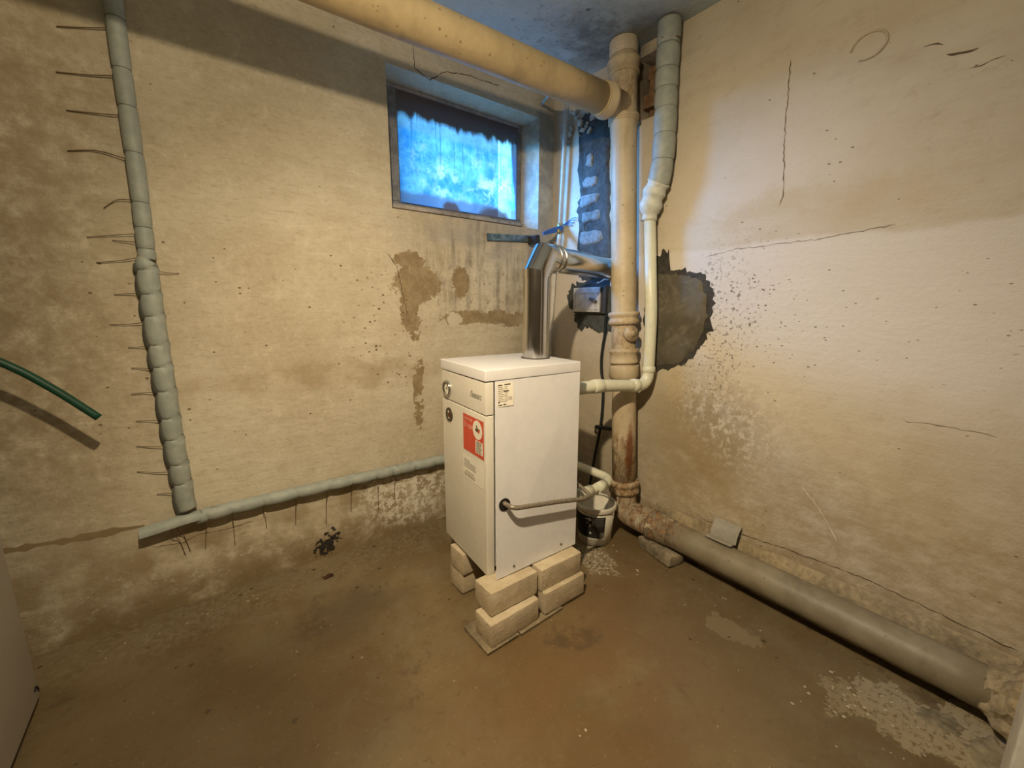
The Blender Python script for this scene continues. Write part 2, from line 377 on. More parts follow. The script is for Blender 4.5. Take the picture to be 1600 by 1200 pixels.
def mat_floor():
    m = M('concrete_floor', 0.72, spec=0.25); big = m.noise(1.7, 5, 0.62); mid = m.noise(6, 6, 0.65); fine = m.noise(45, 4, 0.65)
    def lay(base, mask, col, amt=1.0): return m.mix(m.mul(mask, amt), base, col)
    w2 = m.warp(0.2, 4, 6, 0.68)
    base = m.mix(m.rng(big, 0.36, 0.66), (0.145, 0.098, 0.045), (0.23, 0.175, 0.095))
    base = lay(base, m.rng(mid, 0.46, 0.66), (0.20, 0.162, 0.10), 0.6)
    peel = m.noise(26, 6, 0.76)
    base = lay(base, m.rng(peel, 0.55, 0.68), (0.075, 0.052, 0.026), 0.45)
    base = lay(base, m.rng(peel, 0.32, 0.43, 1, 0), (0.26, 0.215, 0.14), 0.35)
    base = lay(base, m.mul(m.ell(w2, (-0.85, -1.15, 0), (0.42, 0.35, 1), 0.6), m.rng(mid, 0.32, 0.62)), (0.17, 0.088, 0.034), 0.7)
    base = lay(base, m.ell(w2, (-0.62, -0.92, 0), (0.4, 0.16, 1), 0.6), (0.155, 0.095, 0.04), 0.5)
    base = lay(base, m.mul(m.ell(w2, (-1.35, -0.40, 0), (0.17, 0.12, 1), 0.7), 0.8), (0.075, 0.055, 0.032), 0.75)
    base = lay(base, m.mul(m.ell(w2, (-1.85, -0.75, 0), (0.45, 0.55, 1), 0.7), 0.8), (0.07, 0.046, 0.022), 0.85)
    base = lay(base, m.mul(m.rng(m.noise(3.2, 5, 0.7), 0.57, 0.66), 0.55), (0.07, 0.05, 0.03))
    # dusty lighter margin along the left wall
    base = lay(base, m.mul(m.rng(m.n('SeparateXYZ', {0: w2}).outputs[1], -0.30, -0.05, 0, 1), m.rng(fine, 0.4, 0.65)), (0.25, 0.21, 0.14), 0.6)
    def frag(c, r, k=1.5): return m.rng(m.add(m.ell(w2, c, r, 0.6), m.mul(m.math('SUBTRACT', peel, 0.5), k)), 0.50, 0.58)
    crust = m.mul(m.rng(m.noise(55, 4, 0.7), 0.36, 0.50), m.mx(frag((-.24, -1.76, 0), (.13, .13, 1)), m.mx(frag((-.19, -1.91, 0), (.14, .07, 1)), m.mul(frag((-.30, -1.62, 0), (.07, .06, 1), 2.0), 0.7))))
    base = lay(base, crust, (0.42, 0.36, 0.25), 0.9)
    base = lay(base, m.mul(frag((-.38, -.76, 0), (.09, .10, 1), 1.9), m.rng(m.noise(70, 4, 0.7), 0.47, 0.55)), (0.40, 0.35, 0.25), 0.8)
    base = lay(base, m.mul(frag((-.30, -1.35, 0), (.05, .12, 1), 2.0), 0.8), (0.30, 0.25, 0.17), 0.7)
    base = lay(base, m.mul(m.ell(w2, (-.45, -1.5, 0), (.35, .45, 1), .7), .7), (0.15, 0.118, 0.078), 0.6)
    flecks = m.pits(30, 0.005, 0.06)
    base = lay(base, flecks, (0.36, 0.30, 0.21), 0.6)
    dk = m.pits(26, 0.009, 0.12)
    base = lay(base, dk, (0.05, 0.035, 0.02), 0.75)
    base = lay(base, m.rng(m.noise(80, 3, 0.7), 0.60, 0.72), (0.28, 0.23, 0.15), 0.4)
    h = m.add(m.mul(mid, 0.5), m.mul(fine, 0.3))
    rg = m.rng(big, 0.3, 0.7, 0.55, 0.85)
    return m.out(base, rough=rg, normal=m.bump(h, 0.008, 0.5))
def mat_ceiling():
    m = M('limewash_ceiling', 0.9, spec=0.15); big = m.noise(2.2, 5, 0.62); mid = m.noise(9, 6, 0.68); fine = m.noise(60, 3)
    def lay(base, mask, col, amt=1.0): return m.mix(m.mul(mask, amt), base, col)
    w2 = m.warp(0.12, 6, 6, 0.7)
    base = m.mix(m.rng(big, 0.35, 0.68), (0.42, 0.50, 0.54), (0.55, 0.64, 0.69))
    base = lay(base, m.rng(mid, 0.52, 0.72), (0.56, 0.59, 0.60), 0.5)
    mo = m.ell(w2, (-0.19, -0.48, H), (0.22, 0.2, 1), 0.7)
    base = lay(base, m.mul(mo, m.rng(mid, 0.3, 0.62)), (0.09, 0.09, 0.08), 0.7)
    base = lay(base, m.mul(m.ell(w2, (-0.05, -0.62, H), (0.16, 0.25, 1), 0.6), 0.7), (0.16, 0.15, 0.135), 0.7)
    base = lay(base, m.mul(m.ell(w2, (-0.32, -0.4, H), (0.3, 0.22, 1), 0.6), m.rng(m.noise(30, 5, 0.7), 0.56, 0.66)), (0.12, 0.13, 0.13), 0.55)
    base = lay(base, m.pits(14, 0.012, 0.2), (0.10, 0.10, 0.09), 0.7)
    return m.out(base, normal=m.bump(m.add(mid, m.mul(fine, 0.3)), 0.010, 0.6))
def mat_iron(name, rust=None, base0=(0.46, 0.37, 0.235), base1=(0.55, 0.46, 0.315), stripe=None):
    """old oil paint on cast iron, chipped and rusty where the mask rust(m) says"""
    m = M(name, 0.48, spec=0.4); a = m.noise(9, 5, 0.65); f = m.noise(45, 4, 0.7); v = m.noise(14, 4, 0.6, sc=(1, 1, 0.2))
    c = m.mix(m.rng(a, 0.35, 0.65), base0, base1)
    c = m.mix(m.mul(m.rng(v, 0.5, 0.75), 0.5), c, tuple(x*0.62 for x in base0))
    sp = m.pits(80, 0.0045, 0.10); c = m.mix(m.mul(sp, 0.65), c, (0.16, 0.10, 0.05))
    h = m.add(m.mul(f, 0.4), m.mul(a, 0.5))
    if rust:
        k = rust(m); ch = m.rng(m.noise(46, 6, 0.78, sc=(1, 1, 0.4)), 0.42, 0.60)
        rc = m.mix(m.rng(m.noise(60, 4, 0.7), 0.4, 0.62), (0.15, 0.075, 0.03), (0.46, 0.25, 0.10))
        q = m.mul(k, ch); c = m.mix(q, c, rc); h = m.math('SUBTRACT', h, m.mul(q, 0.6))
        fl = m.mul(k, m.rng(m.noise(26, 5, 0.75), 0.56, 0.62)); c = m.mix(m.mul(fl, 0.8), c, (0.66, 0.56, 0.38)); h = m.add(h, m.mul(fl, 0.5))
    if stripe:
        c = m.mix(stripe(m), c, (0.22, 0.075, 0.025))
    return m.out(c, normal=m.bump(h, 0.004, 0.8))

MATS = {}
# ------------------------------------------------------------------ room shell
def grid_wall(bm, us, vs, holes, P, flip=False):
    us, vs = sorted(us), sorted(vs)
    for u0, u1 in zip(us, us[1:]):
        for v0, v1 in zip(vs, vs[1:]):
            cu, cv = (u0+u1)/2, (v0+v1)/2
            if any(a < cu < b and c < cv < d for a, b, c, d in holes): continue
            q = [P(u0, v0), P(u1, v0), P(u1, v1), P(u0, v1)]
            quad(bm, *(q[::-1] if flip else q))
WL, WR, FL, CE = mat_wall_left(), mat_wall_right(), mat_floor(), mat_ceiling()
DW = plain('bare_render', (0.22, 0.18, 0.13), 0.9, var=0.3, bump=0.6)
XL, YB = -3.3, -3.2
# left wall with its window opening (reveals splay in to the frame)
ox0, ox1, oz0, oz1 = -0.962, -0.110, 1.560, 2.133
fx0, fx1, fz0, fz1 = -0.935, -0.145, 1.585, 2.113
bm = B()
grid_wall(bm, [XL, ox0, ox1, 0], [0, oz0, oz1, H], [(ox0, ox1, oz0, oz1)], lambda u, v: (u, 0, v))
O0 = [(ox0, 0, oz0), (ox1, 0, oz0), (ox1, 0, oz1), (ox0, 0, oz1)]; O1 = [(fx0, .115, fz0), (fx1, .115, fz0), (fx1, .115, fz1), (fx0, .115, fz1)]
O2 = [(a, .34, c) for a, b, c in O1]
for A, C in ((O0, O1), (O1, O2)):
    for k in range(4): quad(bm, A[k], A[(k+1) % 4], C[(k+1) % 4], C[k])
grid_wall(bm, [XL, fx0, fx1, 0.3], [0, fz0, fz1, H], [(fx0, fx1, fz0, fz1)], lambda u, v: (u, .34, v), True)
wall_left = obj('wall_left', bm, WL, kind='structure')
# right wall with the knocked-out pocket near the ceiling
hy0, hy1, hz0, hz1 = -0.668, -0.548, 1.962, 2.222
bm = B()
grid_wall(bm, [YB, hy0, hy1, 0], [0, hz0, hz1, H], [(hy0, hy1, hz0, hz1)], lambda u, v: (0, u, v), True)
Q0 = [(0, hy0, hz0), (0, hy1, hz0), (0, hy1, hz1), (0, hy0, hz1)]; Q1 = [(.12, b, c) for a, b, c in Q0]
for k in range(4): quad(bm, Q0[k], Q1[k], Q1[(k+1) % 4], Q0[(k+1) % 4])
quad(bm, *Q1)
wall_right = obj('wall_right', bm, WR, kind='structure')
bm = B(); grid_wall(bm, [XL, 0], [YB, 0], [], lambda u, v: (u, v, 0)); floor = obj('floor', bm, FL, kind='structure')
bm = B(); grid_wall(bm, [XL, 0], [YB, 0], [], lambda u, v: (u, v, H), True); obj('ceiling', bm, CE, kind='structure')
bm = B(); quad(bm, (XL, YB, 0), (XL, 0, 0), (XL, 0, H), (XL, YB, H)); obj('wall_far_side', bm, DW, kind='structure')
bm = B(); quad(bm, (0, YB, 0), (XL, YB, 0), (XL, YB, H), (0, YB, H)); obj('wall_behind', bm, DW, kind='structure')
bm = B(); box(bm, (-0.31, -2.59, H/2), (0.62, 1.22, H)); wall_front = obj('wall_front', bm, DW, kind='structure')
JW = plain('jamb_white', (0.62, 0.60, 0.55), 0.5)
bm = B(); box(bm, (-0.565, -2.03, H/2), (0.17, 0.192, H-0.004), bevel=0.004)
obj('trim_1', bm, JW, kind='structure')

# bricks showing in the pocket
BR = M('bare_red_brick', 0.9, spec=0.15)
BR = BR.out(BR.mix(BR.rng(BR.noise(30, 5, 0.7), 0.35, 0.7), (0.17, 0.095, 0.05), (0.30, 0.19, 0.11)), normal=BR.bump(BR.noise(60, 4, 0.7), 0.006, 0.8))
z = hz0
for i, (hh, dx) in enumerate(((0.062, 0.005), (0.064, -0.012), (0.062, 0.0), (0.058, 0.012))):
    bm = B(); box(bm, (0.085+dx, (hy0+hy1)/2 + (0.012 if i % 2 else -0.008), z+hh/2), (0.06, 0.088, hh-0.006), bevel=0.004, jit=0.003); z += hh
    obj('brick', bm, BR, wall_right)
# cracks
CK = plain('crack_dark', (0.13, 0.095, 0.06), 0.95, spec=0.05)
for i, (pts, w) in enumerate([([(-.835, 0, 2.235), (-.83, 0, 2.148), (-.758, 0, 2.125), (-.682, 0, 2.182), (-.58, 0, 2.202), (-.378, 0, 2.209)], .006),
        ([(-.996, 0, 1.367), (-.955, 0, 1.31), (-.94, 0, 1.24), (-.925, 0, 1.16), (-.915, 0, 1.09)], .007),
        ([(-1.93, 0, .27), (-1.84, 0, .255), (-1.80, 0, .275), (-1.70, 0, .262), (-1.62, 0, .27)], .004),
        ([(-.12, 0, 2.03), (-.075, 0, 1.98), (-.09, 0, 1.90)], .004)]):
    bm = B(); ribbon(bm, pts, w*.75, (0, -1, 0), seed=i, jit=0.003); obj('crack', bm, CK, wall_left)
for i, (pts, w) in enumerate([([(0, -1.177, 1.96), (0, -1.182, 1.87), (0, -1.189, 1.707), (0, -1.205, 1.52), (0, -1.20, 1.49)], .005),
        ([(0, -.95, 1.34), (0, -1.06, 1.357), (0, -1.333, 1.362), (0, -1.40, 1.372), (0, -1.525, 1.38)], .003),
        ([(0, -1.62, .793), (0, -1.72, .795), (0, -1.813, .79)], .003),
        ([(0, -1.012, .20), (0, -1.2, .205), (0, -1.369, .222), (0, -1.6, .232), (0, -1.785, .218), (0, -1.937, .203)], .006),
        ([(0, -1.57, 1.813), (0, -1.63, 1.803)], .009), ([(0, -1.52, 1.855), (0, -1.56, 1.845)], .007), ([(0, -1.62, 1.76), (0, -1.68, 1.765)], .004)]):
    bm = B(); ribbon(bm, pts, w*.62, (-1, 0, 0), seed=20+i, jit=0.003); obj('crack', bm, CK, wall_right)
bm = B(); ribbon(bm, [(-2.4, 0, .395), (-2.26, 0, .386), (-2.1, 0, .370), (-1.94, 0, .362)], .024, (0, -1, 0), jit=.002, seed=5, step=.02); obj('groove', bm, plain('brown_groove', (.27, .20, .11), .95), wall_left)
SC = plain('scratch_pale', (0.66, 0.58, 0.44), 0.9)
bm = B(); ribbon(bm, [(0, -1.384, .491), (0, -1.45, .42), (0, -1.512, .329)], .004, (-1, 0, 0), jit=0.001, seed=3); obj('scratch', bm, SC, wall_right)
# broken ledge of plaster along the foot of the right wall, behind the floor pipe
PL = plain('rough_plaster', (0.36, 0.29, 0.18), 0.92, var=0.3, bump=0.8, scale=60)
bm = B(); P = []
for i in range(70):
    y = -0.80 - i*(1.15/69); t = 0.020 + 0.010*mnoise.noise(Vector((y*14, 0, 1))); zt = 0.165 + 0.02*mnoise.noise(Vector((y*9, 3, 0))) + 0.008*mnoise.noise(Vector((y*60, 3, 0)))
    P.append([bm.verts.new(p) for p in ((0, y, zt+.02), (-t*.5, y, zt), (-t, y, zt-.04), (-t-.008, y, 0.06), (-t-.02, y, 0))])
for a, c in zip(P, P[1:]):
    for k in range(4): bm.faces.new((a[k], a[k+1], c[k+1], c[k]))
obj('plaster_ledge', bm, PL, wall_right, smooth=40)
# faint ring left in the plaster by an old fitting
bm = B(); ring = [(-0.001, -1.392+.043*cos(a), 1.912+.036*sin(a)) for a in [k*2*pi/40 for k in range(34)]]
tube(bm, ring, 0.0035, 8); obj('mortar_ring', bm, plain('ring_plaster', (0.50, 0.43, 0.31), 0.9), wall_right)

# cement repairs on the right wall
CM = M('fresh_cement', 0.9, spec=0.2); a = CM.noise(6, 5, 0.6); f = CM.noise(50, 4, 0.7); sw = CM.noise(14, 4, 0.6, dist=1.5)
cc = CM.mix(CM.rng(a, 0.35, 0.65), (0.095, 0.083, 0.058), (0.14, 0.124, 0.09)); cc = CM.mix(CM.mul(CM.rng(sw, 0.5, 0.7), 0.5), cc, (0.19, 0.168, 0.125))
CM.out(cc, normal=CM.bump(CM.add(CM.mul(f, 0.3), sw), 0.008, 0.7)); CM = CM.m
CD = plain('dark_cement', (0.055, 0.05, 0.04), 0.92, var=0.35, bump=1.0, scale=45)
X0, UY, UZ, NX = (0, 0, 0), (0, 1, 0), (0, 0, 1), (-1, 0, 0)
rim = [(-.675, 1.30), (-.70, 1.355), (-.735, 1.39), (-.765, 1.40), (-.770, 1.36), (-.765, 1.32), (-.81, 1.295), (-.895, 1.295), (-.96, 1.268), (-.992, 1.20), (-1.0, 1.10), (-.99, 1.01), (-.95, .935), (-.90, .88), (-.82, .835), (-.75, .822), (-.69, .86), (-.66, 1.0), (-.65, 1.15)]
bm = B(); blob(bm, X0, UY, UZ, NX, rim, 0.004, ragged=0.014, seed=4, sub=6, rough=0.002); obj('cement_fringe', bm, CD, wall_right)
core = [(-.66, 1.27), (-.72, 1.295), (-.80, 1.283), (-.87, 1.276), (-.93, 1.250), (-.966, 1.19), (-.978, 1.10), (-.966, 1.02), (-.93, .95), (-.88, .895), (-.81, .862), (-.74, .855), (-.68, .89)]
bm = B(); blob(bm, X0, UY, UZ, NX, core, 0.013, ragged=0.006, seed=9, sub=6, rough=0.006, rings=9, flat=0.85); obj('cement_patch', bm, CM, wall_right)
MD = plain('mortar_dark', (0.07, 0.078, 0.078), 0.92, var=0.35, bump=1.0, scale=50)
strip = [(-.186, 2.105), (-.235, 2.115), (-.30, 2.10), (-.385, 2.06), (-.405, 1.95), (-.41, 1.84), (-.425, 1.62), (-.455, 1.40), (-.45, 1.28), (-.38, 1.255), (-.29, 1.25), (-.225, 1.28), (-.235, 1.38), (-.205, 1.44), (-.218, 1.52), (-.20, 1.64), (-.215, 1.74), (-.188, 1.865), (-.20, 1.95), (-.194, 1.989)]
bm = B(); blob(bm, X0, UY, UZ, NX, strip, 0.012, ragged=0.010, seed=13, sub=5, rough=0.010, rings=8, flat=0.9); obj('mortar_patch', bm, MD, wall_right)
foot = [(-.13, 1.20), (-.175, 1.26), (-.22, 1.27), (-.45, 1.27), (-.50, 1.15), (-.49, 1.0), (-.40, .985), (-.33, 1.015), (-.26, 1.0), (-.205, 1.045), (-.19, 1.10), (-.145, 1.14)]
bm = B(); blob(bm, X0, UY, UZ, NX, foot, 0.010, ragged=0.014, seed=17, sub=6, rough=0.008, rings=7, flat=0.85); obj('mortar_patch', bm, MD, wall_right)
BB = plain('limed_brick', (0.23, 0.25, 0.25), 0.9, var=0.35, bump=1.0, scale=50)
for k, (y, zc, w, h) in enumerate(((-.285, 1.870, .05, .085), (-.295, 1.765, .13, .066), (-.290, 1.680, .165, .074), (-.300, 1.592, .16, .074), (-.312, 1.492, .175, .092), (-.32, 1.318, .17, .07))):
    o = [(y+w/2*(abs(cos(a))**.5)*(1 if cos(a) > 0 else -1)*RND.uniform(.8, 1.08), zc+h/2*(abs(sin(a))**.5)*(1 if sin(a) > 0 else -1)*RND.uniform(.75, 1.08)) for a in [2*pi*q/11 for q in range(11)]]
    bm = B(); blob(bm, X0, UY, UZ, NX, o, 0.019, ragged=.004, seed=50+k, sub=3, rough=.006, rings=4, flat=.78); obj('brick', bm, BB, wall_right)
# torn plaster round the pipes under the ceiling, and the black growth at the foot of the left wall
RG = plain('torn_plaster', (0.52, 0.52, 0.47), 0.92, var=0.3, bump=1.0, scale=50)
bm = B()
for i in range(26):
    y = RND.uniform(-.30, -.08); zc = RND.uniform(2.0, 2.14); box(bm, (-.012, y, zc), (.024, RND.uniform(.012, .04), RND.uniform(.008, .025)), Matrix.Rotation(RND.uniform(-1, 1), 3, 'X'), bevel=.004, seg=1, jit=.003)
obj('plaster_crumbs', bm, RG, wall_right, kind='stuff', label='crumbling grey white plaster at the top of the wall corner')
MO = plain('black_growth', (0.03, 0.026, 0.02), 0.95)
bm = B()
for i in range(110):
    a = RND.gauss(0, 1); x = -1.348 + .028*a; zc = 0.065 + .024*RND.gauss(0, 1) + .010*a; r = RND.uniform(.0025, .0075)
    if zc > 0.012: bmesh.ops.create_icosphere(bm, subdivisions=1, radius=r, matrix=Matrix.Translation((x, -.003, zc)) @ Matrix.Diagonal((1.3, .6, .8, 1)))
obj('mould_growth', bm, MO, wall_left, kind='stuff', label='clump of black growth low on the wall')
# screed crust left on the floor by the right wall, flakes of efflorescence by the bucket
SD = plain('screed_crust', (0.30, 0.255, 0.17), 0.92, var=0.35, bump=0.8, scale=40)
Z0 = ((0, 0, 0), (1, 0, 0), (0, 1, 0), (0, 0, 1))
for i, o in enumerate(([(-.21, -1.775), (-.165, -1.79), (-.12, -1.85), (-.15, -1.885), (-.20, -1.87), (-.235, -1.83)],
        [(-.165, -1.895), (-.24, -1.895), (-.30, -1.92), (-.33, -1.955), (-.25, -1.972), (-.14, -1.972), (-.12, -1.92)])):
    bm = B(); blob(bm, *Z0, o, 0.005, ragged=0.012, seed=31+i, sub=8, rough=0.006, rings=7, flat=0.9); obj('screed_patch', bm, SD, floor)
FK = plain('pale_flakes', (0.46, 0.41, 0.31), 0.9)
bm = B()
def flakes(bm, n, cx, cy, sx, sy, r0=.003, r1=.010):
    for i in range(n):
        x, y, r = RND.gauss(cx, sx), RND.gauss(cy, sy), RND.uniform(r0, r1)
        if y > -0.03 or x > -0.03: continue
        k = RND.randint(4, 6); a0 = RND.uniform(0, 6)
        v = [bm.verts.new((x+r*RND.uniform(.6, 1.2)*cos(a0+j*2*pi/k), y+r*RND.uniform(.6, 1.2)*sin(a0+j*2*pi/k), RND.uniform(.0015, .004))) for j in range(k)]
        bm.faces.new(v)
flakes(bm, 110, -.37, -.74, .045, .045, .002, .007); flakes(bm, 60, -.30, -1.68, .07, .06, .001, .006); flakes(bm, 40, -.95, -.9, .5, .4, .001, .003); flakes(bm, 20, -.25, -1.1, .1, .2, .001, .004); flakes(bm, 60, -1.5, -.13, .45, .05, .001, .004)
for x, y in ((-.30, -.93), (-1.0, -1.25)): flakes(bm, 2, x, y, .008, .008, .004, .008)
obj('floor_flakes', bm, FK, floor, kind='stuff', label='pale flakes scattered over the dirty floor')
bm = B(); rows = []
for j_ in range(9):
    y = -1.972 + .010*j_; R0 = .060 + .055*(1-j_/8)**1.4
    rows.append([bm.verts.new((-.089+r_*cos(a), y, max(.002, .108+r_*sin(a)))) for a, r_ in [(2*pi*k/30, R0*(1+.28*mnoise.noise(Vector((cos(2*pi*k/30)*2.5, sin(2*pi*k/30)*2.5, j_*.5)))) if j_ < 8 else .0585) for k in range(30)]])
for a, c in zip(rows, rows[1:]):
    for k in range(30): bm.faces.new((a[k], a[(k+1) % 30], c[(k+1) % 30], c[k]))
bmesh.ops.recalc_face_normals(bm, faces=bm.faces[:]); obj('mortar_collar', bm, PL, wall_front)

# ------------------------------------------------------------------ window
FR = plain('old_window_paint', (0.23, 0.23, 0.24), 0.6, var=0.3, bump=0.3)
FRD = plain('window_bead', (0.42, 0.37, 0.33), 0.6, var=0.3)
win = empty('window_1', (-0.54, 0.12, fz0), kind='structure')
t = 0.036
for nm, c, s in (('stile', (fx0+.032, .138, (fz0+fz1)/2), (.064, .05, fz1-fz0-2*t-.001)), ('stile', (fx1-t/2, .138, (fz0+fz1)/2), (t, .05, fz1-fz0-2*t-.001)),
                 ('rail', ((fx0+fx1)/2, .138, fz1-t/2), (fx1-fx0, .05, t)), ('rail', ((fx0+fx1)/2, .138, fz0+t/2), (fx1-fx0, .05, t))):
    bm = B(); box(bm, c, s, bevel=.005); obj(nm, bm, FR, win)
bm = B(); box(bm, ((fx0+fx1)/2, .108, fz1-.006), (fx1-fx0, .016, .012), bevel=.003); box(bm, ((fx0+fx1)/2, .106, fz0+.010), (fx1-fx0, .020, .018), bevel=.004); obj('bead', bm, FRD, win)
GL = bpy.data.materials.new('window_glass'); GL.use_nodes = True; nt = GL.node_tree; nt.nodes.clear()
_o = nt.nodes.new('ShaderNodeOutputMaterial'); _a = nt.nodes.new('ShaderNodeBsdfTransparent'); _g = nt.nodes.new('ShaderNodeBsdfGlossy'); _m = nt.nodes.new('ShaderNodeMixShader')
_a.inputs[0].default_value = (.93, .97, .99, 1); _g.inputs['Roughness'].default_value = 0.03
_m.inputs[0].default_value = 0.06; nt.links.new(_a.outputs[0], _m.inputs[1]); nt.links.new(_g.outputs[0], _m.inputs[2]); nt.links.new(_m.outputs[0], _o.inputs[0])
bm = B(); box(bm, ((fx0+fx1)/2, .152, (fz0+fz1)/2), (fx1-fx0-2*t+.01, .004, fz1-fz0-2*t+.01)); obj('pane', bm, GL, win)
def mat_film():
    m = M('dirty_film', 0.5); t_ = m.t; x, y, z = m.xyz()
    n1 = m.noise(9, 5, 0.65); n2 = m.noise(28, 4, 0.7); nx = m.noise(26, 4, 0.65, sc=(1, 0, 0.12)); fold = m.noise(60, 3, 0.6, sc=(1, 0, 0.03))
    zz = m.add(z, m.add(m.mul(m.math('SUBTRACT', nx, 0.5), 0.10), m.mul(m.math('SUBTRACT', n1, 0.5), 0.05)))
    top = m.rng(zz, 1.985, 2.022, 0, 1)
    band = m.rng(m.add(z, m.mul(n1, 0.01)), 1.935, 1.965, 0, 1)
    w = m.warp(0.02, 30, 3)
    hump = m.mx(m.ell(w, (-.60, .12, 1.625), (.045, 1, .035), .25), m.ell(w, (-.33, .12, 1.615), (.10, 1, .045), .25))
    low = m.rng(m.add(z, m.mul(n1, 0.03)), 1.672, 1.70, 1, 0)
    side = m.rng(m.add(x, m.mul(m.math('SUBTRACT', z, 1.75), 0.10)), -.205, -.185, 0, 1)
    # what the cloudy film lets through: blotches, white highlights put into the tint, dusty streaks
    tint = m.mix(m.rng(n1, 0.35, 0.66), (0.06, 0.30, 0.66), (0.24, 0.58, 0.86))
    clear = m.mul(m.rng(m.noise(14, 5, 0.65), 0.44, 0.68), m.mx(m.ell(w, (-.76, .12, 1.80), (.05, 1, .10), .5), m.mx(m.ell(w, (-.62, .12, 1.74), (.09, 1, .11), .5), m.ell(w, (-.42, .12, 1.77), (.16, 1, .12), .6))))  # white spots of the blurred outdoors, painted into the film colour
    tint = m.mix(clear, tint, (0.85, 0.95, 1)); tint = m.mix(m.mul(band, 0.6), tint, (0.26, 0.44, 0.50)); tint = m.mix(m.mul(low, 0.85), tint, (0.16, 0.19, 0.30))
    tint = m.mix(m.mul(m.rng(fold, 0.60, 0.68), 0.55), tint, (0.05, 0.16, 0.30)); tint = m.mix(m.mul(m.rng(n2, 0.55, 0.70), 0.5), tint, (0.04, 0.22, 0.52))
    dirt = m.mx(m.mul(top, 0.985), m.mx(m.mul(hump, 0.85), m.mul(side, 0.8)))
    T = m.n('BsdfTransparent', {0: tint}).outputs[0]; L = m.n('BsdfTranslucent', {0: tint}).outputs[0]
    D = m.n('BsdfDiffuse', {0: (0.15, 0.12, 0.12)}).outputs[0]
    a = m.n('MixShader', {0: 0.14, 1: T, 2: L}).outputs[0]; b = m.n('MixShader', {0: dirt, 1: a, 2: D}).outputs[0]
    t_.links.new(b, t_.nodes['Material Output'].inputs[0]); return m.m
bm = B(); nx, nz = 60, 24; V = []
for i in range(nx+1):
    col = []
    for j in range(nz+1):
        x = fx0+.060+(fx1-fx0-.088)*i/nx; z = fz0+.030+(fz1-fz0-.040)*j/nz; e = min(i, nx-i, 6)/6*min(j, nz-j, 4)/4
        col.append(bm.verts.new((x, .1125-.008*e*abs(mnoise.noise(Vector((x*18, z*2, 0)))) - .004*e*mnoise.noise(Vector((x*50, z*5, 4))), z)))
    V.append(col)
for i in range(nx):
    for j in range(nz): bm.faces.new((V[i][j], V[i+1][j], V[i+1][j+1], V[i][j+1])).smooth = True
obj('plastic_film', bm, mat_film(), win)
# ------------------------------------------------------------------ cast-iron drains
ST0, ST1 = Vector((-.09, -.532, H-.002)), Vector((-.09, -.672, .20))      # axis of the stack, leaning a little
def sp(z): t = (ST0.z-z)/(ST0.z-ST1.z); return ST0.lerp(ST1, t)
SA = (ST1-ST0).normalized()
def collar(bm, z0, z1, r, lip=.006):
    a, b = sp(z0), sp(z1); L = (b-a).length
    lathe(bm, [(r-.012, 0), (r, 0), (r+lip, .004), (r+lip, .016), (r, .022), (r, L-.014), (r+lip*.4, L-.010), (r+lip*.4, L-.003), (r-.012, L)], a, SA, 28)
def rust_stack(m):
    z = m.xyz()[2]; w = m.warp(.05, 12); zz = m.n('SeparateXYZ', {0: w}).outputs[2]
    lo = m.rng(zz, .50, .56, 1, 0); mid = m.ell(w, (-.09, -.64, 1.0), (.09, .09, .10), .5); tee = m.ell(w, (-.12, -.58, 2.05), (.06, .05, .09), .6)
    return m.mx(lo, m.mx(m.mul(mid, .55), m.mul(tee, .7)))
def stripe_stack(m):
    p = m.warp(.008, 30); q = m.ell(p, (-.115, -.715, .47), (.022, .02, .16), .35); return m.mul(q, .9)
IR = mat_iron('stack_paint', rust_stack, stripe=stripe_stack)
stack = empty('drain_stack', (-.09, -.672, .205), label='cream painted cast iron drain stack standing in the corner, rusty near its foot', cat='pipe', group='cast iron drains')
bm = B(); tube(bm, [sp(z) for z in (H-.002, 2.14, 1.9, 1.5, 1.1, .8, .5, .262)], .0575, 28); obj('pipe_barrel', bm, IR, stack, smooth=50)
bm = B(); collar(bm, 2.190, 2.128, .066); obj('socket', bm, IR, stack, smooth=35)
bm = B(); collar(bm, 1.965, 1.935, .064, .004); obj('socket', bm, IR, stack, smooth=35)
bm = B(); lathe(bm, [(.05, 0), (.070, 0), (.074, .008), (.074, .016), (.066, .024), (.066, .032), (.072, .040), (.072, .052), (.064, .060), (.05, .060)], sp(1.108), SA, 28); obj('socket', bm, IR, stack, smooth=35)
bm = B(); collar(bm, .936, .865, .066); obj('socket', bm, IR, stack, smooth=35)
bm = B(); lathe(bm, [(.05, 0), (.068, 0), (.071, .006), (.071, .058), (.064, .066), (.05, .066)], sp(.858), SA, 28); obj('socket', bm, IR, stack, smooth=35)
bm = B(); lathe(bm, [(.05, 0), (.068, 0), (.074, .006), (.074, .022), (.067, .028), (.067, .040), (.073, .048), (.073, .062), (.05, .068)], sp(.283), SA, 28); obj('socket', bm, IR, stack, smooth=35)
# rusty inspection stub between the two sockets
bm = B(); c = sp(1.0); d = Vector((-.35, -.80, .15)).normalized(); lathe(bm, [(.030, .02), (.030, .062), (.036, .064), (.036, .074), (.014, .074), (.014, .084), (0, .084)], c, d, 20)
obj('inspection_stub', bm, mat_iron('stub_paint', lambda m: m.noise(3, 1)), stack, smooth=35)
# tape wrapped over the top
bm = B(); P = [sp(H-.004-i*.0035) for i in range(18)]; tube(bm, P, [.0615+.0025*mnoise.noise(Vector((i*.7, 0, 2))) for i in range(18)], 28); obj('plaster_wrap', bm, mat_iron('wrap_paint', None, (.56, .48, .36), (.66, .58, .46)), stack)
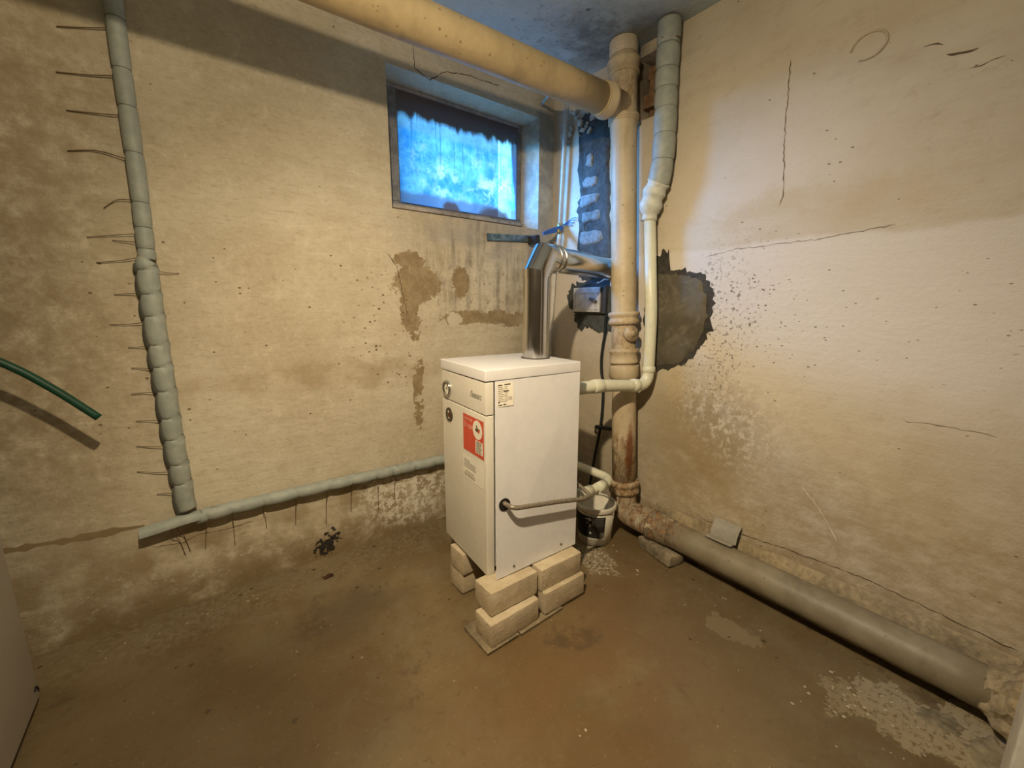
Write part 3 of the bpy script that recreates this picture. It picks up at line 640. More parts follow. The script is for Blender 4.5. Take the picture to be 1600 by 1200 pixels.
# tee branch
tz = 2.004; tc = sp(tz)
bm = B(); lathe(bm, [(.0575, .02), (.0575, .085), (.060, .086), (.060, .098), (.069, .102), (.072, .108), (.072, .122), (.067, .128), (.067, .150), (.060, .158), (.05, .158)], tc, (-1, .02, -.02), 28)
obj('tee_branch', bm, IR, stack, smooth=35)

cp = empty('ceiling_drain', (-1.2, -.54, 1.99), label='cream painted cast iron drain pipe running under the ceiling above the window', cat='pipe', group='cast iron drains')
CI = mat_iron('ceiling_pipe_paint', None, (.43, .335, .185), (.49, .385, .22))
bm = B(); tube(bm, dense([tc + Vector((-.15, .003, -.003)), (-1.2, -.545, 1.985), (-3.05, -.55, 1.975)], .2), .0605, 32); obj('pipe_barrel', bm, CI, cp)
bm = B(); tube(bm, [tc+Vector((-.160+.003*k, .003, -.003)) for k in range(4)], [.064, .066, .066, .063], 28); obj('lead_joint', bm, CI, cp)
# white strut from the pipe to the wall and a twist of hanger wire
HW = plain('white_strut', (.62, .62, .58), .55)
bm = B(); tube(bm, [(-.103, -.001, 2.201), (-.223, -.20, 2.143), (-.395, -.49, 2.055)], .008, 10); obj('wall_strut', bm, HW, cp)

def rust_floor(m):
    w = m.warp(.06, 10); y = m.n('SeparateXYZ', {0: w}).outputs[1]; return m.rng(y, -1.05, -.92, 0, 1)
FI = mat_iron('floor_pipe_paint', rust_floor, (.215, .18, .12), (.27, .235, .165))
FE = mat_iron('floor_elbow_paint', rust_floor, (.38, .32, .22), (.48, .42, .31))
fp = empty('floor_drain', (-.089, -1.3, 0), label='thick drain pipe lying along the floor by the right wall, flaking at its elbow', cat='pipe', group='cast iron drains')
bm = B(); P = bend([sp(.245), (-.09, -.672, .118), (-.089, -.86, .1175), (-.089, -.861, .1175)], .09, 8)
tube(bm, P, [.0625]*len(P), 28); obj('elbow', bm, FE, fp)
bm = B(); lathe(bm, [(.05, 0), (.070, 0), (.073, .008), (.073, .02), (.066, .03), (.064, .10), (.06, .105)], (-.089, -.84, .1175), (0, -1, 0), 28); obj('socket', bm, FI, fp, smooth=40)
bm = B(); tube(bm, dense([(-.089, -.90, .1175), (-.089, -1.978, .108)], .15), .0595, 32); obj('pipe_barrel', bm, FI, fp)

# curved grey offcut wedged over the floor pipe
GP = plain('grey_plastic', (.34, .32, .27), .6)
oc = empty('plastic_offcut', (-.04, -1.15, .16), label='short grey curved plastic offcut wedged between the floor pipe and the right wall', cat='offcut')
bm = B(); sec = []
for k in range(9):
    a = RAD(68 + 42*k/8); sec.append((-.089-.010+.0665*cos(a)+.0, .1175+.0655*sin(a)))
sec = [(-.006, .236), (-.016, .232), (-.030, .218), (-.044, .198)] + [(-.089+.066*cos(RAD(a)), .1175+.066*sin(RAD(a))) for a in (52, 60, 70, 80, 90, 98)]
for th in (0, .004):
    pass
rows = []
for y in (-1.098, -1.13, -1.17, -1.205):
    rows.append(([bm.verts.new((x, y, z)) for x, z in sec], [bm.verts.new((x-.0025, y, z+.004)) for x, z in sec]))
for (a, A), (b, Bq) in zip(rows, rows[1:]):
    for k in range(len(sec)-1):
        bm.faces.new((A[k], A[k+1], Bq[k+1], Bq[k])); bm.faces.new((a[k], b[k], b[k+1], a[k+1]))
for (a, A) in (rows[0], rows[-1]):
    for k in range(len(sec)-1): bm.faces.new((a[k], a[k+1], A[k+1], A[k]))
for k in (0, -1):
    for (a, A), (b, Bq) in zip(rows, rows[1:]): bm.faces.new((a[k], A[k], Bq[k], b[k]))
bmesh.ops.recalc_face_normals(bm, faces=bm.faces[:]); obj('curved_strip', bm, GP, oc, smooth=40)
RB = plain('rubble_block', (.30, .25, .17), .92, var=.35, bump=1.0, scale=50)
bm = B(); box(bm, (-.118, -.915, .026), (.085, .20, .05), Matrix.Rotation(RAD(-9), 3, 'Z'), bevel=.012, jit=.010); obj('broken_brick', bm, RB, smooth=50, label='broken grey brown brick lying under the elbow of the floor pipe', cat='brick')

# ------------------------------------------------------------------ insulated heating pipes
FO = M('grey_foam', .55, spec=.45); a = FO.noise(30, 4, .6); FO.out(FO.mix(FO.rng(a, .35, .7), (.30, .33, .30), (.37, .395, .355)), normal=FO.bump(FO.noise(22, 4, .6), .004, .5)); FO = FO.m
FOD = plain('foam_shade', (.13, .135, .12), .7)
WI = plain('rusty_wire', (.17, .105, .05), .6, metal=.3)
def foam(bm, P, r0, ties, pinch=.16, bulge=.06, step=.005, seg=20, skew=0, side=(0, 0, 0)):
    """soft foam sleeve along P, drawn in where wire is tied (ties = distances along P)"""
    Q = dense(P, step); s = arclen(Q); R = []
    for i, x in enumerate(s):
        d = min([abs(x-t) for t in ties] + [9]); k = math.exp(-(d/.006)**2)
        lo = max([t for t in ties if t <= x] + [0]); hi = min([t for t in ties if t > x] + [s[-1]]); q = (x-lo)/max(hi-lo, 1e-6)
        R.append(r0*(1 + bulge*sin(pi*q) - pinch*k + skew*(q-.5) + .02*mnoise.noise(Vector((x*18, r0*90, 0)))))
        Q[i] = Q[i] + Vector(side)*(sin(pi*q)**.7 - k)
    tube(bm, Q, R, seg)
V = [(-1.800, 2.266), (-1.801, 2.02), (-1.804, 1.852), (-1.806, 1.675), (-1.809, 1.489), (-1.815, 1.293), (-1.818, 1.086), (-1.817, .867), (-1.817, .659), (-1.813, .523), (-1.812, .400)]
P = dense(bez([(x, -.032, z) for x, z in V], 6), .01)
zt = [2.10, 1.977, 1.843, 1.734, 1.60, 1.46, 1.385, 1.314, 1.25, 1.171, 1.092, 1.005, .927, .844, .751, .667, .578, .499]
Sx = arclen(P); ties = [min(zip(Sx, P), key=lambda q: abs(q[1].z-z))[0] for z in zt]
vp = empty('insulated_riser', (-1.812, -.032, .37), label='grey foam covered heating riser tied with wire on the left wall', cat='pipe', group='foam covered heating pipes')
Rz = lambda z: .0235 if z > 1.28 else .0265
ku = next(i for i, p in enumerate(P) if p.z < 1.285)
tu = [t for t in ties if t <= Sx[ku]]; tl = [t-Sx[ku] for t in ties if t > Sx[ku]]
bm = B(); foam(bm, P[:ku+1], .0230, tu, .12, .03); obj('foam_sleeve', bm, FO, vp)
bm = B(); foam(bm, P[ku:], .0275, [0]+tl, .13, .05, side=(-.004, 0, 0)); obj('foam_sleeve', bm, FO, vp)
bm = B(); foam(bm, [p+Vector((-.0105, .012, -.012)) for p in P[ku:]], .0235, [0]+tl, .30, .12, side=(-.004, 0, 0)); obj('crescent_shade', bm, FOD, vp)  # dark tube offset left, standing in for the crescent shadows of the bulges
TB = plain('tie_band', (.17, .18, .16), .6)
def band(pth, dist, r, parent):
    Q = dense(pth, .005); q = arclen(Q); i = min(range(1, len(Q)-1), key=lambda k: abs(q[k]-dist)); p, t = Q[i], (Q[i+1]-Q[i-1]).normalized()
    u = t.orthogonal().normalized(); w = t.cross(u); bm = B(); R = [p+(u*cos(a)+w*sin(a))*r for a in [2*pi*k/24 for k in range(25)]]
    tube(bm, R, .0014, 6, cap=False); obj('tie_band', bm, TB, parent)
for t in tu: band(P, t, .0205, vp)
TW = [([-1.935, 1.917], [-1.823, 1.947]), ([-1.953, 1.796], [-1.826, 1.819]), ([-1.946, 1.698], [-1.828, 1.71]), ([-1.959, 1.586], [-1.828, 1.586]), ([-1.902, 1.433], [-1.834, 1.465]), ([-1.952, 1.342], [-1.835, 1.362]), ([-1.895, 1.338], [-1.841, 1.336]), ([-1.941, 1.267], [-1.838, 1.288]), ([-1.739, 1.243], [-1.792, 1.246]), ([-1.913, 1.169], [-1.843, 1.172]), ([-1.935, 1.073], [-1.846, 1.078]), ([-1.901, .997], [-1.849, .999]), ([-1.902, .928], [-1.846, .918]), ([-1.914, .839], [-1.844, .837]), ([-1.914, .745], [-1.841, .733]), ([-1.924, .657], [-1.838, .64]), ([-1.934, .566], [-1.839, .544]), ([-1.893, .47], [-1.84, .46])]
for i, (a, b) in enumerate(TW):
    bm = B(); mx_, mz = (a[0]+b[0])/2, (a[1]+b[1])/2; up = .012 if i in (4, 3) else RND.uniform(-.003, .003)
    tube(bm, bez([(a[0], -.006, a[1]), (mx_, -.011, mz+up), (b[0], -.018, b[1])], 5), .0017 if i < 4 else .0012, 6); obj('tie_wire', bm, WI, vp)
# horizontal run along the left wall, then bare white pipe turning back to the boiler
hp = empty('insulated_return', (-1.2, -.032, .31), label='grey foam covered pipe low on the left wall, ending bare and white by the bucket', cat='pipe', group='foam covered heating pipes')
P = bez([(-1.79, -.033, .360), (-1.70, -.033, .363), (-1.60, -.033, .363), (-1.42, -.033, .3615), (-1.227, -.033, .359), (-1.0, -.033, .354), (-.773, -.033, .350), (-.50, -.033, .349)], 6)
Sx = arclen(P); hx = [-1.767, -1.684, -1.58, -1.462, -1.34, -1.234, -1.111, -1.027, -.985, -.93, -.82, -.70, -.6]
ties = [min(zip(Sx, P), key=lambda q: abs(q[1].x-x))[0] for x in hx]
bm = B(); foam(bm, P, .0245, ties, .16, .05, side=(0, 0, -.004)); obj('foam_sleeve', bm, FO, hp)
bm = B()                                      # open half shell at the loose end
Q = bez([(-1.952, -.030, .345), (-1.90, -.031, .350), (-1.84, -.033, .358), (-1.78, -.034, .362)], 5); pr = None
for p in Q:
    cur = [[bm.verts.new(p+Vector((0, -.026*cos(RAD(a))*k-.002, .027*sin(RAD(a))*k-.004))) for a in range(-5, 111, 13)] for k in (1, .8)]
    if pr:
        for k in range(len(cur[0])-1):
            bm.faces.new((pr[0][k], cur[0][k], cur[0][k+1], pr[0][k+1])); bm.faces.new((pr[1][k], pr[1][k+1], cur[1][k+1], cur[1][k]))
        for e in (0, -1): bm.faces.new((pr[0][e], pr[1][e], cur[1][e], cur[0][e]))
    else:
        for k in range(len(cur[0])-1): bm.faces.new((cur[0][k], cur[0][k+1], cur[1][k+1], cur[1][k]))
    pr = cur
bmesh.ops.recalc_face_normals(bm, faces=bm.faces[:]); obj('foam_half_shell', bm, FO, hp, smooth=45)
for a, b in [([-1.867, .345], [-1.842, .206]), ([-1.850, .355], [-1.827, .217]), ([-1.767, .345], [-1.781, .21]), ([-1.684, .345], [-1.688, .191]), ([-1.58, .340], [-1.574, .223]), ([-1.462, .34], [-1.467, .204]), ([-1.34, .339], [-1.346, .162]), ([-1.234, .34], [-1.235, .189]), ([-1.111, .335], [-1.107, .158]), ([-1.027, .335], [-1.025, .191])]:
    bm = B(); tube(bm, bez([(a[0], -.052, a[1]+.01), (a[0], -.034, a[1]-.03), ((a[0]+b[0])/2+.002, -.012, (a[1]+b[1])/2), (b[0], -.005, b[1])], 5), .0013, 6); obj('tie_wire', bm, WI, hp)
PP = plain('white_pipe', (.68, .68, .54), .38, spec=.5, var=.05)
bm = B(); P = bend([(-.52, -.033, .349), (-.275, -.033, .350), (-.262, -.735, .350), (-.40, -.752, .350), (-.56, -.745, .352)], .085, 8); tube(bm, P, .0200, 20); obj('bare_pipe', bm, PP, hp)
bm = B(); tube(bm, [(-.335, -.7445, .350), (-.395, -.7515, .350)], .0235, 20); obj('coupling', bm, PP, hp)
bm = B(); tube(bm, [(-.43, -.752, .350), (-.52, -.748, .351)], .026, 20); obj('coupling', bm, PP, hp)

# supply pipe: white from the boiler, foam covered up to the ceiling
su = empty('supply_pipe', (-.06, -.73, .75), label='white supply pipe rising beside the iron stack into a foam covered top', cat='pipe')
bm = B(); P = bend([(-.575, -.69, .788), (-.47, -.703, .800), (-.34, -.712, .798), (-.062, -.748, .772), (-.061, -.742, 1.1), (-.060, -.697, 1.53)], .07, 8); tube(bm, P, .0268, 22); obj('bare_pipe', bm, PP, su)
for a, b in (((-.40, -.708, .799), (-.345, -.712, .7985)), ((-.165, -.735, .783), (-.13, -.739, .779)), ((-.0615, -.747, .862), (-.0615, -.7475, .835))):
    bm = B(); tube(bm, [a, Vector(a).lerp(Vector(b), .08), Vector(a).lerp(Vector(b), .92), b], [.027, .0305, .0305, .027], 22)
    obj('coupling', bm, PP, su, smooth=40)
FW = plain('white_fitting', (.58, .60, .52), .5)
bm = B(); P = bez([(-.060, -.696, 1.508), (-.060, -.699, 1.56), (-.060, -.712, 1.615), (-.060, -.734, 1.66)], 6); n = len(P); tube(bm, P, [.034 if i < 4 else .047+.004*sin(i*1.1) for i in range(n)], 24); obj('elbow_fitting', bm, FW, su, smooth=40)
bm = B(); P = bez([(-.060, -.732, 1.645), (-.058, -.745, 1.75), (-.056, -.743, 1.90), (-.058, -.738, 2.05), (-.060, -.736, 2.262)], 6); foam(bm, P, .0445, [.0, .10, .20, .30, .37, .445, .53], .07, .03); obj('foam_sleeve', bm, FO, su)
for t in (.10, .20, .30, .37, .445, .53): band(P, t, .0418, su)
bm = B(); tube(bm, bez([(-.105, -.735, 2.19), (-.06, -.785, 2.185), (-.015, -.74, 2.19)], 6), .003, 6); obj('tie_wire', bm, WI, su)
# ------------------------------------------------------------------ thin gas pipe in the corner, its valve, the flat strip
WP = plain('white_gas_paint', (.66, .64, .58), .5)
gp = empty('gas_pipe', (-.03, -.09, .4), label='thin white painted gas pipe dropping down the wall corner beside the window', cat='pipe')
bm = B(); tube(bm, [(-.030, -.128, H-.002), (-.030, -.115, 1.97), (-.030, -.098, 1.585)], .0115, 14); obj('upper_pipe', bm, WP, gp)
bm = B(); tube(bm, [(-.030, -.096, 1.535), (-.030, -.090, 1.50), (-.030, -.057, 1.309), (-.030, -.032, .90), (-.030, -.030, .38)], .0115, 14); obj('lower_pipe', bm, WP, gp)
BRS = plain('brass', (.55, .42, .16), .35, metal=.6)
vb = None
bm = B(); lathe(bm, [(.0115, 0), (.017, 0), (.017, .014), (.021, .02), (.021, .034), (.017, .04), (.017, .054), (.0115, .054)], (-.030, -.096, 1.533), (0, 0, 1), 8); valve = obj('valve_body', bm, BRS, gp, smooth=30)
bm = B(); lathe(bm, [(0, 0), (.009, 0), (.009, .03), (0, .03)], (-.045, -.105, 1.545), (-.8, -.5, -.1), 12); obj('valve_stem', bm, plain('yellow_cap', (.62, .50, .08), .45), valve)
BL = plain('blue_lever', (.055, .14, .42), .4)
bm = B(); a, c = Vector((-.030, -.115, 1.562)), Vector((-.175, -.12, 1.516)); d = (c-a).normalized(); w = Vector((-d.z, 0, d.x)).normalized(); L = (c-a).length
V_ = []
for s_, hw in ((0, .011), (.12, .015), (.6, .013), (1, .008)):
    p = a+d*(L*s_); V_.append([bm.verts.new(p+w*hw+Vector((0, .004, 0))), bm.verts.new(p+w*hw-Vector((0, .004, 0))), bm.verts.new(p-w*hw-Vector((0, .004, 0))), bm.verts.new(p-w*hw+Vector((0, .004, 0)))])
for q, r in zip(V_, V_[1:]):
    for k in range(4): bm.faces.new((q[k], q[(k+1) % 4], r[(k+1) % 4], r[k]))
bm.faces.new(V_[0][::-1]); bm.faces.new(V_[-1]); bmesh.ops.recalc_face_normals(bm, faces=bm.faces[:]); obj('lever', bm, BL, valve)
bm = B()
for k in range(4): tube(bm, bez([(-.028, -.113, 1.575), (-.015, -.14-.012*k, 1.585+.010*(k-1)), (-.010, -.17-.01*k, 1.588+.012*(k-1.5))], 5), .002, 5)
obj('blue_thread', bm, BL, valve)
SL = M('dull_steel_strip', .42, metal=.5, spec=.5); SL = SL.out(SL.mix(SL.rng(SL.noise(30, 4), .35, .65), (.10, .16, .17), (.26, .33, .34)))
fs = empty('steel_strip', (-.31, -.014, 1.495), label='flat grey steel strip fixed to the wall below the window, above the flue elbow', cat='bracket')
bm = B(); box(bm, (-.31, -.014, 1.4945), (.315, .006, .034), Matrix.Rotation(RAD(-3.4), 3, 'Y'), bevel=.0015); obj('strip', bm, SL, fs)
for q in ((-.37, -.0165, 1.491), (-.44, -.0165, 1.487)):
    bm = B(); lathe(bm, [(0, 0), (.006, 0), (.005, .003), (0, .0035)], q, (0, -1, 0), 12); obj('screw_head', bm, plain('screw_grey', (.35, .37, .37), .4, metal=.6), fs)
bm = B(); box(bm, (-.178, -.045, 1.492), (.035, .07, .045), Matrix.Rotation(RAD(-8), 3, 'Y'), bevel=.006); obj('clamp', bm, plain('black_iron', (.03, .03, .032), .6), fs)

# ------------------------------------------------------------------ soot door, cable, black bracket
SDM = M('tinned_door', .42, metal=.2, spec=.5); SDM = SDM.out(SDM.mix(SDM.rng(SDM.noise(26, 4, .65), .35, .66), (.50, .50, .49), (.68, .68, .66)), normal=SDM.bump(SDM.noise(30, 3), .003, .5))
sd = empty('soot_door', (-.01, -.33, 1.10), label='small grey metal soot door set in the dark mortar behind the iron stack', cat='hatch')
bm = B(); box(bm, (-.016, -.335, 1.167), (.030, .222, .142), bevel=.004); obj('door_frame', bm, plain('black_frame', (.045, .045, .045), .6), sd)
bm = B(); box(bm, (-.0365, -.322, 1.168), (.013, .188, .128), bevel=.004)
leaf = obj('door_leaf', bm, SDM, sd, smooth=30)
bm = B()
for (y0, y1, zc) in ((-.405, -.240, 1.206), (-.405, -.240, 1.120)): box(bm, (-.044, (y0+y1)/2, zc), (.004, y1-y0, .006), bevel=.0015)
for y in (-.402, -.243): box(bm, (-.044, y, 1.163), (.004, .006, .092), bevel=.0015)
obj('raised_border', bm, SDM, leaf)
bm = B(); box(bm, (-.050, -.378, 1.165), (.014, .05, .016), Matrix.Rotation(.35, 3, 'X'), bevel=.004); obj('latch', bm, plain('latch_dark', (.16, .14, .12), .45, metal=.5), leaf)
CB = plain('black_rubber', (.016, .022, .024), .45)
bm = B(); tube(bm, bez([(-.030, -.462, 1.105), (-.026, -.449, 1.06), (-.022, -.446, .999), (-.020, -.430, .90), (-.018, -.428, .811), (-.018, -.446, .71), (-.020, -.449, .587), (-.022, -.442, .477), (-.02, -.414, .322), (-.02, -.385, .139), (-.022, -.36, .012)], 8), .0075, 10)
obj('black_cable', bm, CB, label='black rubber cable hanging down the corner from the soot door', cat='cable')
bk = empty('pipe_bracket', (-.06, -.50, .50), label='short black bar sticking out beside the rusty iron stack, behind the black cable', cat='bracket')
bm = B(); tube(bm, [(-.052, -.432, .492), (-.052, -.44, .494), (-.058, -.565, .512), (-.060, -.580, .514)], [.006, .011, .011, .010], 12); obj('bar', bm, CB, bk)
bm = B(); tube(bm, [(-.052, -.445, .494), (.001, -.437, .494)], .006, 8); tube(bm, bez([(-.050, -.437, .485), (-.054, -.436, .465), (-.046, -.440, .455)], 5), .0045, 8); obj('hook', bm, CB, bk)

# ------------------------------------------------------------------ boiler
EN = plain('white_enamel', (.80, .79, .80), .30, spec=.5, var=.03); ENF = plain('white_enamel_front', (.77, .73, .64), .34, spec=.5, var=.03)
DKM = plain('dark_recess', (.02, .018, .016), .7); CHR = plain('chrome', (.6, .6, .58), .18, metal=.95, var=.03)
BX, BY, BA = -.9874, -.7735, -.0641
bo = empty('gas_boiler', (BX, BY, .19), BA, label='white floor standing gas boiler raised on bricks, red sticker on its front', cat='boiler')
Z = -.19
def bobj(name, bm, mat, parent=None, **kw):
    bm.transform(Matrix.Translation((0, 0, Z))); return obj(name, bm, mat, parent or bo, local=True, **kw)
bm = B(); box(bm, (.213, .178, .548), (.372, .318, .690)); bobj('casing', bm, EN)
bm = B(); box(bm, (.205, .175, .196), (.38, .32, .010), bevel=.002); bobj('base_plate', bm, DKM)
bm = B(); box(bm, (.2045, .1715, .914), (.415, .351, .038), bevel=.004, seg=3); bobj('lid', bm, EN, smooth=35)
bm = B(); box(bm, (.0155, .171, .4845), (.031, .346, .587), bevel=.003, seg=3); low = bobj('lower_front_panel', bm, ENF, smooth=35)
bm = B(); box(bm, (.0155, .171, .8365), (.031, .346, .110), bevel=.003, seg=3); upp = bobj('upper_front_panel', bm, ENF, smooth=35)
bm = B(); box(bm, (.22, .345, .545), (.376, .003, .69)); bobj('left_side_panel', bm, EN)
# right side panel, kicked out at the bottom
bm = B(); T = Vector
o4 = [T((.035, -.004, .893)), T((.410, -.004, .893)), T((.398, -.024, .193)), T((.016, -.041, .193))]
nn = (o4[1]-o4[0]).cross(o4[2]-o4[0]).normalized(); nn = nn if nn.y < 0 else -nn
i4 = [p - nn*.004 for p in o4]
va = [bm.verts.new(p) for p in o4]; vb_ = [bm.verts.new(p) for p in i4]
bm.faces.new(va); bm.faces.new(vb_[::-1])
for k in range(4): bm.faces.new((va[k], vb_[k], vb_[(k+1) % 4], va[(k+1) % 4]))
bmesh.ops.recalc_face_normals(bm, faces=bm.faces[:]); bmesh.ops.bevel(bm, geom=bm.edges[:], offset=.001, segments=2, affect='EDGES')
sidep = bobj('right_side_panel', bm, EN, smooth=35)
pu = (o4[1]-o4[0]).normalized(); pv = nn.cross(pu); pv = pv if pv.z > 0 else -pv
def onside(s, z, out=.0):                      # point on the side panel at (s, z)
    k = (.893-z)/.70; t0 = -.004-.037*k; t1 = -.004-.020*k; f = (s-.03)/.38
    return T((s, t0+(t1-t0)*f, z)) + nn*out
bm = B(); c = onside(.057, .462); lathe(bm, [(.0, .0012), (.0205, .0012), (.0205, .003), (.0225, .003), (.0225, 0)], c, nn, 28); bobj('hose_hole', bm, DKM, sidep)
for s, z in ((.091, .219), (.319, .221)):
    bm = B(); lathe(bm, [(0, .003), (.0035, .003), (.005, .0015), (.005, 0)], onside(s, z), nn, 12); bobj('screw', bm, plain('screw', (.22, .2, .17), .4, metal=.6), sidep)
# rating plate
PA = plain('label_paper', (.90, .85, .72), .6, var=.04); INK = plain('print_ink', (.12, .10, .08), .7); INKG = plain('print_ink_grey', (.28, .25, .19), .7)
def sbar(bm, s0, s1, z0, z1, h=.0012):
    q = [onside(s0, z0, h), onside(s1, z0, h), onside(s1, z1, h), onside(s0, z1, h)]; quad(bm, *q)
bm = B(); sbar(bm, .0415, .105, .806, .886, .0006); rp = bobj('rating_plate', bm, PA, sidep)
bm = B()
for s0, s1, z in ((.045, .062, .879), (.070, .094, .880), (.044, .06, .812), (.064, .075, .813), (.066, .088, .858)): sbar(bm, s0, s1, z-.002, z+.002)
lathe(bm, [(0, .0013), (.0035, .0012), (.0035, 0)], onside(.047, .822), nn, 12)
bobj('bold_print', bm, INK, rp, kind='stuff')
bm = B()
for i in range(9):
    z = .872-.006*i; sbar(bm, .044, .044+.018+.006*((i*7) % 3), z-.0009, z+.0009); sbar(bm, .070, .082+.004*((i*5) % 5), z-.0009, z+.0009)
for i in range(6): sbar(bm, .085+.0025*i, .0863+.0025*i, .826, .838)
bobj('small_print', bm, INKG, rp, kind='stuff')
# front: everything on the plane s = 0, read from the left edge (t large) to the right
FRX = (RAD(90), 0, RAD(-90))
def fbar(bm, t0, t1, z0, z1, h=.0012): quad(bm, (-h, t1, z0), (-h, t0, z0), (-h, t0, z1), (-h, t1, z1))
def fdisc(bm, t, z, rt, rz, h, n=28):
    bm.faces.new([bm.verts.new((-h, t-rt*cos(2*pi*k/n), z+rz*sin(2*pi*k/n))) for k in range(n)])
bm = B(); lathe(bm, [(.022, .002), (.026, .010), (.0295, .010), (.0315, .006), (.0315, 0)], (0, .290, .825), (-1, 0, 0), 32); th = bobj('thermometer', bm, CHR, upp, smooth=40)
bm = B(); lathe(bm, [(0, .0035), (.0255, .0035)], (0, .290, .825), (-1, 0, 0), 28); bobj('dial', bm, PA, upp)
bm = B()
for k in range(11):
    a = RAD(-40+26*k); p = T((-.0045, .290-.019*cos(a), .825+.019*sin(a))); q = T((-.0045, .290-.0235*cos(a), .825+.0235*sin(a))); w_ = T((0, sin(a), cos(a)))*.0009
    quad(bm, p-w_, q-w_, q+w_, p+w_)
quad(bm, (-.005, .292, .822), (-.005, .288, .824), (-.005, .277, .841), (-.005, .278, .8415)); fdisc(bm, .290, .825, .004, .004, .0052, 14)
bobj('dial_marks', bm, INK, upp)
bm = B(); lathe(bm, [(.0225, .0015), (.0235, .0035), (.027, .0035), (.0285, 0)], (0, .281, .722), (-1, 0, 0), 32); bobj('window_ring', bm, plain('ring_brown', (.10, .075, .045), .35, metal=.5), low, smooth=40)
SG = plain('sight_glass', (.035, .018, .012), .08, spec=.7)
bm = B(); lathe(bm, [(0, .0028), (.010, .0026), (.0235, .0015)], (0, .281, .722), (-1, 0, 0), 28); bobj('sight_glass', bm, SG, low, smooth=40)
bm = B(); fdisc(bm, .281, .722, .006, .010, .0034, 16); bobj('red_glint', bm, plain('dull_red', (.16, .03, .02), .4), low)  # red glint on the glass, painted as a flat disc
bm = B(); fdisc(bm, .282, .734, .007, .004, .0034, 12); fdisc(bm, .280, .711, .006, .0035, .0034, 12); bobj('white_glints', bm, PA, low)  # white glints on the sight glass, laid on as pale discs
text('brand_lettering', 'Лемакс', .030, plain('logo_grey', (.20, .18, .14), .5), upp, (-.0008, .106, .828+Z), FRX, shear=.25, scale_x=.72)
bm = B(); fbar(bm, .010, .165, .619, .759, .0005); bd_ = bobj('sticker_backing', bm, plain('sticker_edge', (.72, .52, .42), .5, var=.04), low)
RED = plain('sticker_red', (.68, .085, .04), .42, var=.05)
bm = B(); fbar(bm, .0125, .1615, .622, .756, .0009); st = bobj('warranty_sticker', bm, RED, low)
bm = B(); fdisc(bm, .055, .718, .034, .034, .0013); fbar(bm, .018, .070, .634, .680, .0013); bobj('white_fields', bm, plain('sticker_white', (.90, .84, .72), .5, var=.03), st)
bm = B()
for i in range(7): fbar(bm, .026+(.006 if i % 3 == 1 else 0), .064, .6375+.006*i, .6405+.006*i, .0017)
bobj('printed_lines', bm, INK, st)
bm = B(); bm.faces.new([bm.verts.new((-.0017, .055-x, .718+z)) for x, z in ((-.018, .002), (-.010, -.006), (.010, -.008), (.019, .000), (.015, .008), (.006, .004), (.000, .012), (-.006, .018), (-.010, .010), (-.004, .004))])
bobj('emblem', bm, plain('emblem_dark', (.10, .07, .03), .5), st)
bm = B(); bm.faces.new([bm.verts.new((-.0019, .055-x, .718+z)) for x, z in ((.000, -.006), (.012, -.010), (.019, .000), (.014, .006), (.006, -.001))])
bobj('emblem_red', bm, RED, st)
PK = plain('print_pink', (.80, .48, .38), .5)
text('lettering', 'ГАРАНТИЯ', .0125, PK, st, (-.0015, .156, .737+Z), FRX, scale_x=.95)
text('lettering', '3', .032, PK, st, (-.0015, .156, .708+Z), FRX)
text('lettering', 'ГОДА', .018, PK, st, (-.0015, .134, .711+Z), FRX, scale_x=.85)
bm = B(); fbar(bm, .014, .170, .512, .602, .0006); ins = bobj('info_sticker', bm, plain('info_paper', (.90, .86, .76), .5, var=.03), low)
bm = B()
for z, t0, t1 in ((.583, .115, .160), (.575, .072, .160), (.567, .072, .160), (.5585, .070, .160), (.540, .085, .150), (.531, .078, .160), (.524, .078, .160)): fbar(bm, t0, t1, z-.0014, z+.0014)
bobj('printed_lines', bm, INKG, ins)

# ------------------------------------------------------------------ gas hose
HS = M('braided_steel', .42, metal=.35, spec=.5); HS = HS.out(HS.mix(HS.rng(HS.noise(120, 2), .35, .65), (.20, .165, .12), (.30, .26, .20)), normal=HS.bump(HS.noise(160, 2), .002, .5))
def bw(p): q = Matrix.Translation((BX, BY, 0)) @ Matrix.Rotation(BA, 4, 'Z') @ Vector(p); return q
P = bez([bw(p) for p in ((.057, .0, .470), (.058, -.035, .466), (.075, -.066, .462), (.146, -.066, .4495), (.267, -.062, .429), (.383, -.058, .406), (.425, -.054, .402))], 8)
P += bez([bw(p) for p in ((.432, -.052, .404), (.440, -.040, .408), (.440, -.015, .416), (.436, .03, .428), (.43, .09, .44))], 6)
bm = B(); tube(bm, P, .0085, 14); obj('gas_hose', bm, HS, label='thin steel gas hose looping along the right side of the white boiler', cat='hose')

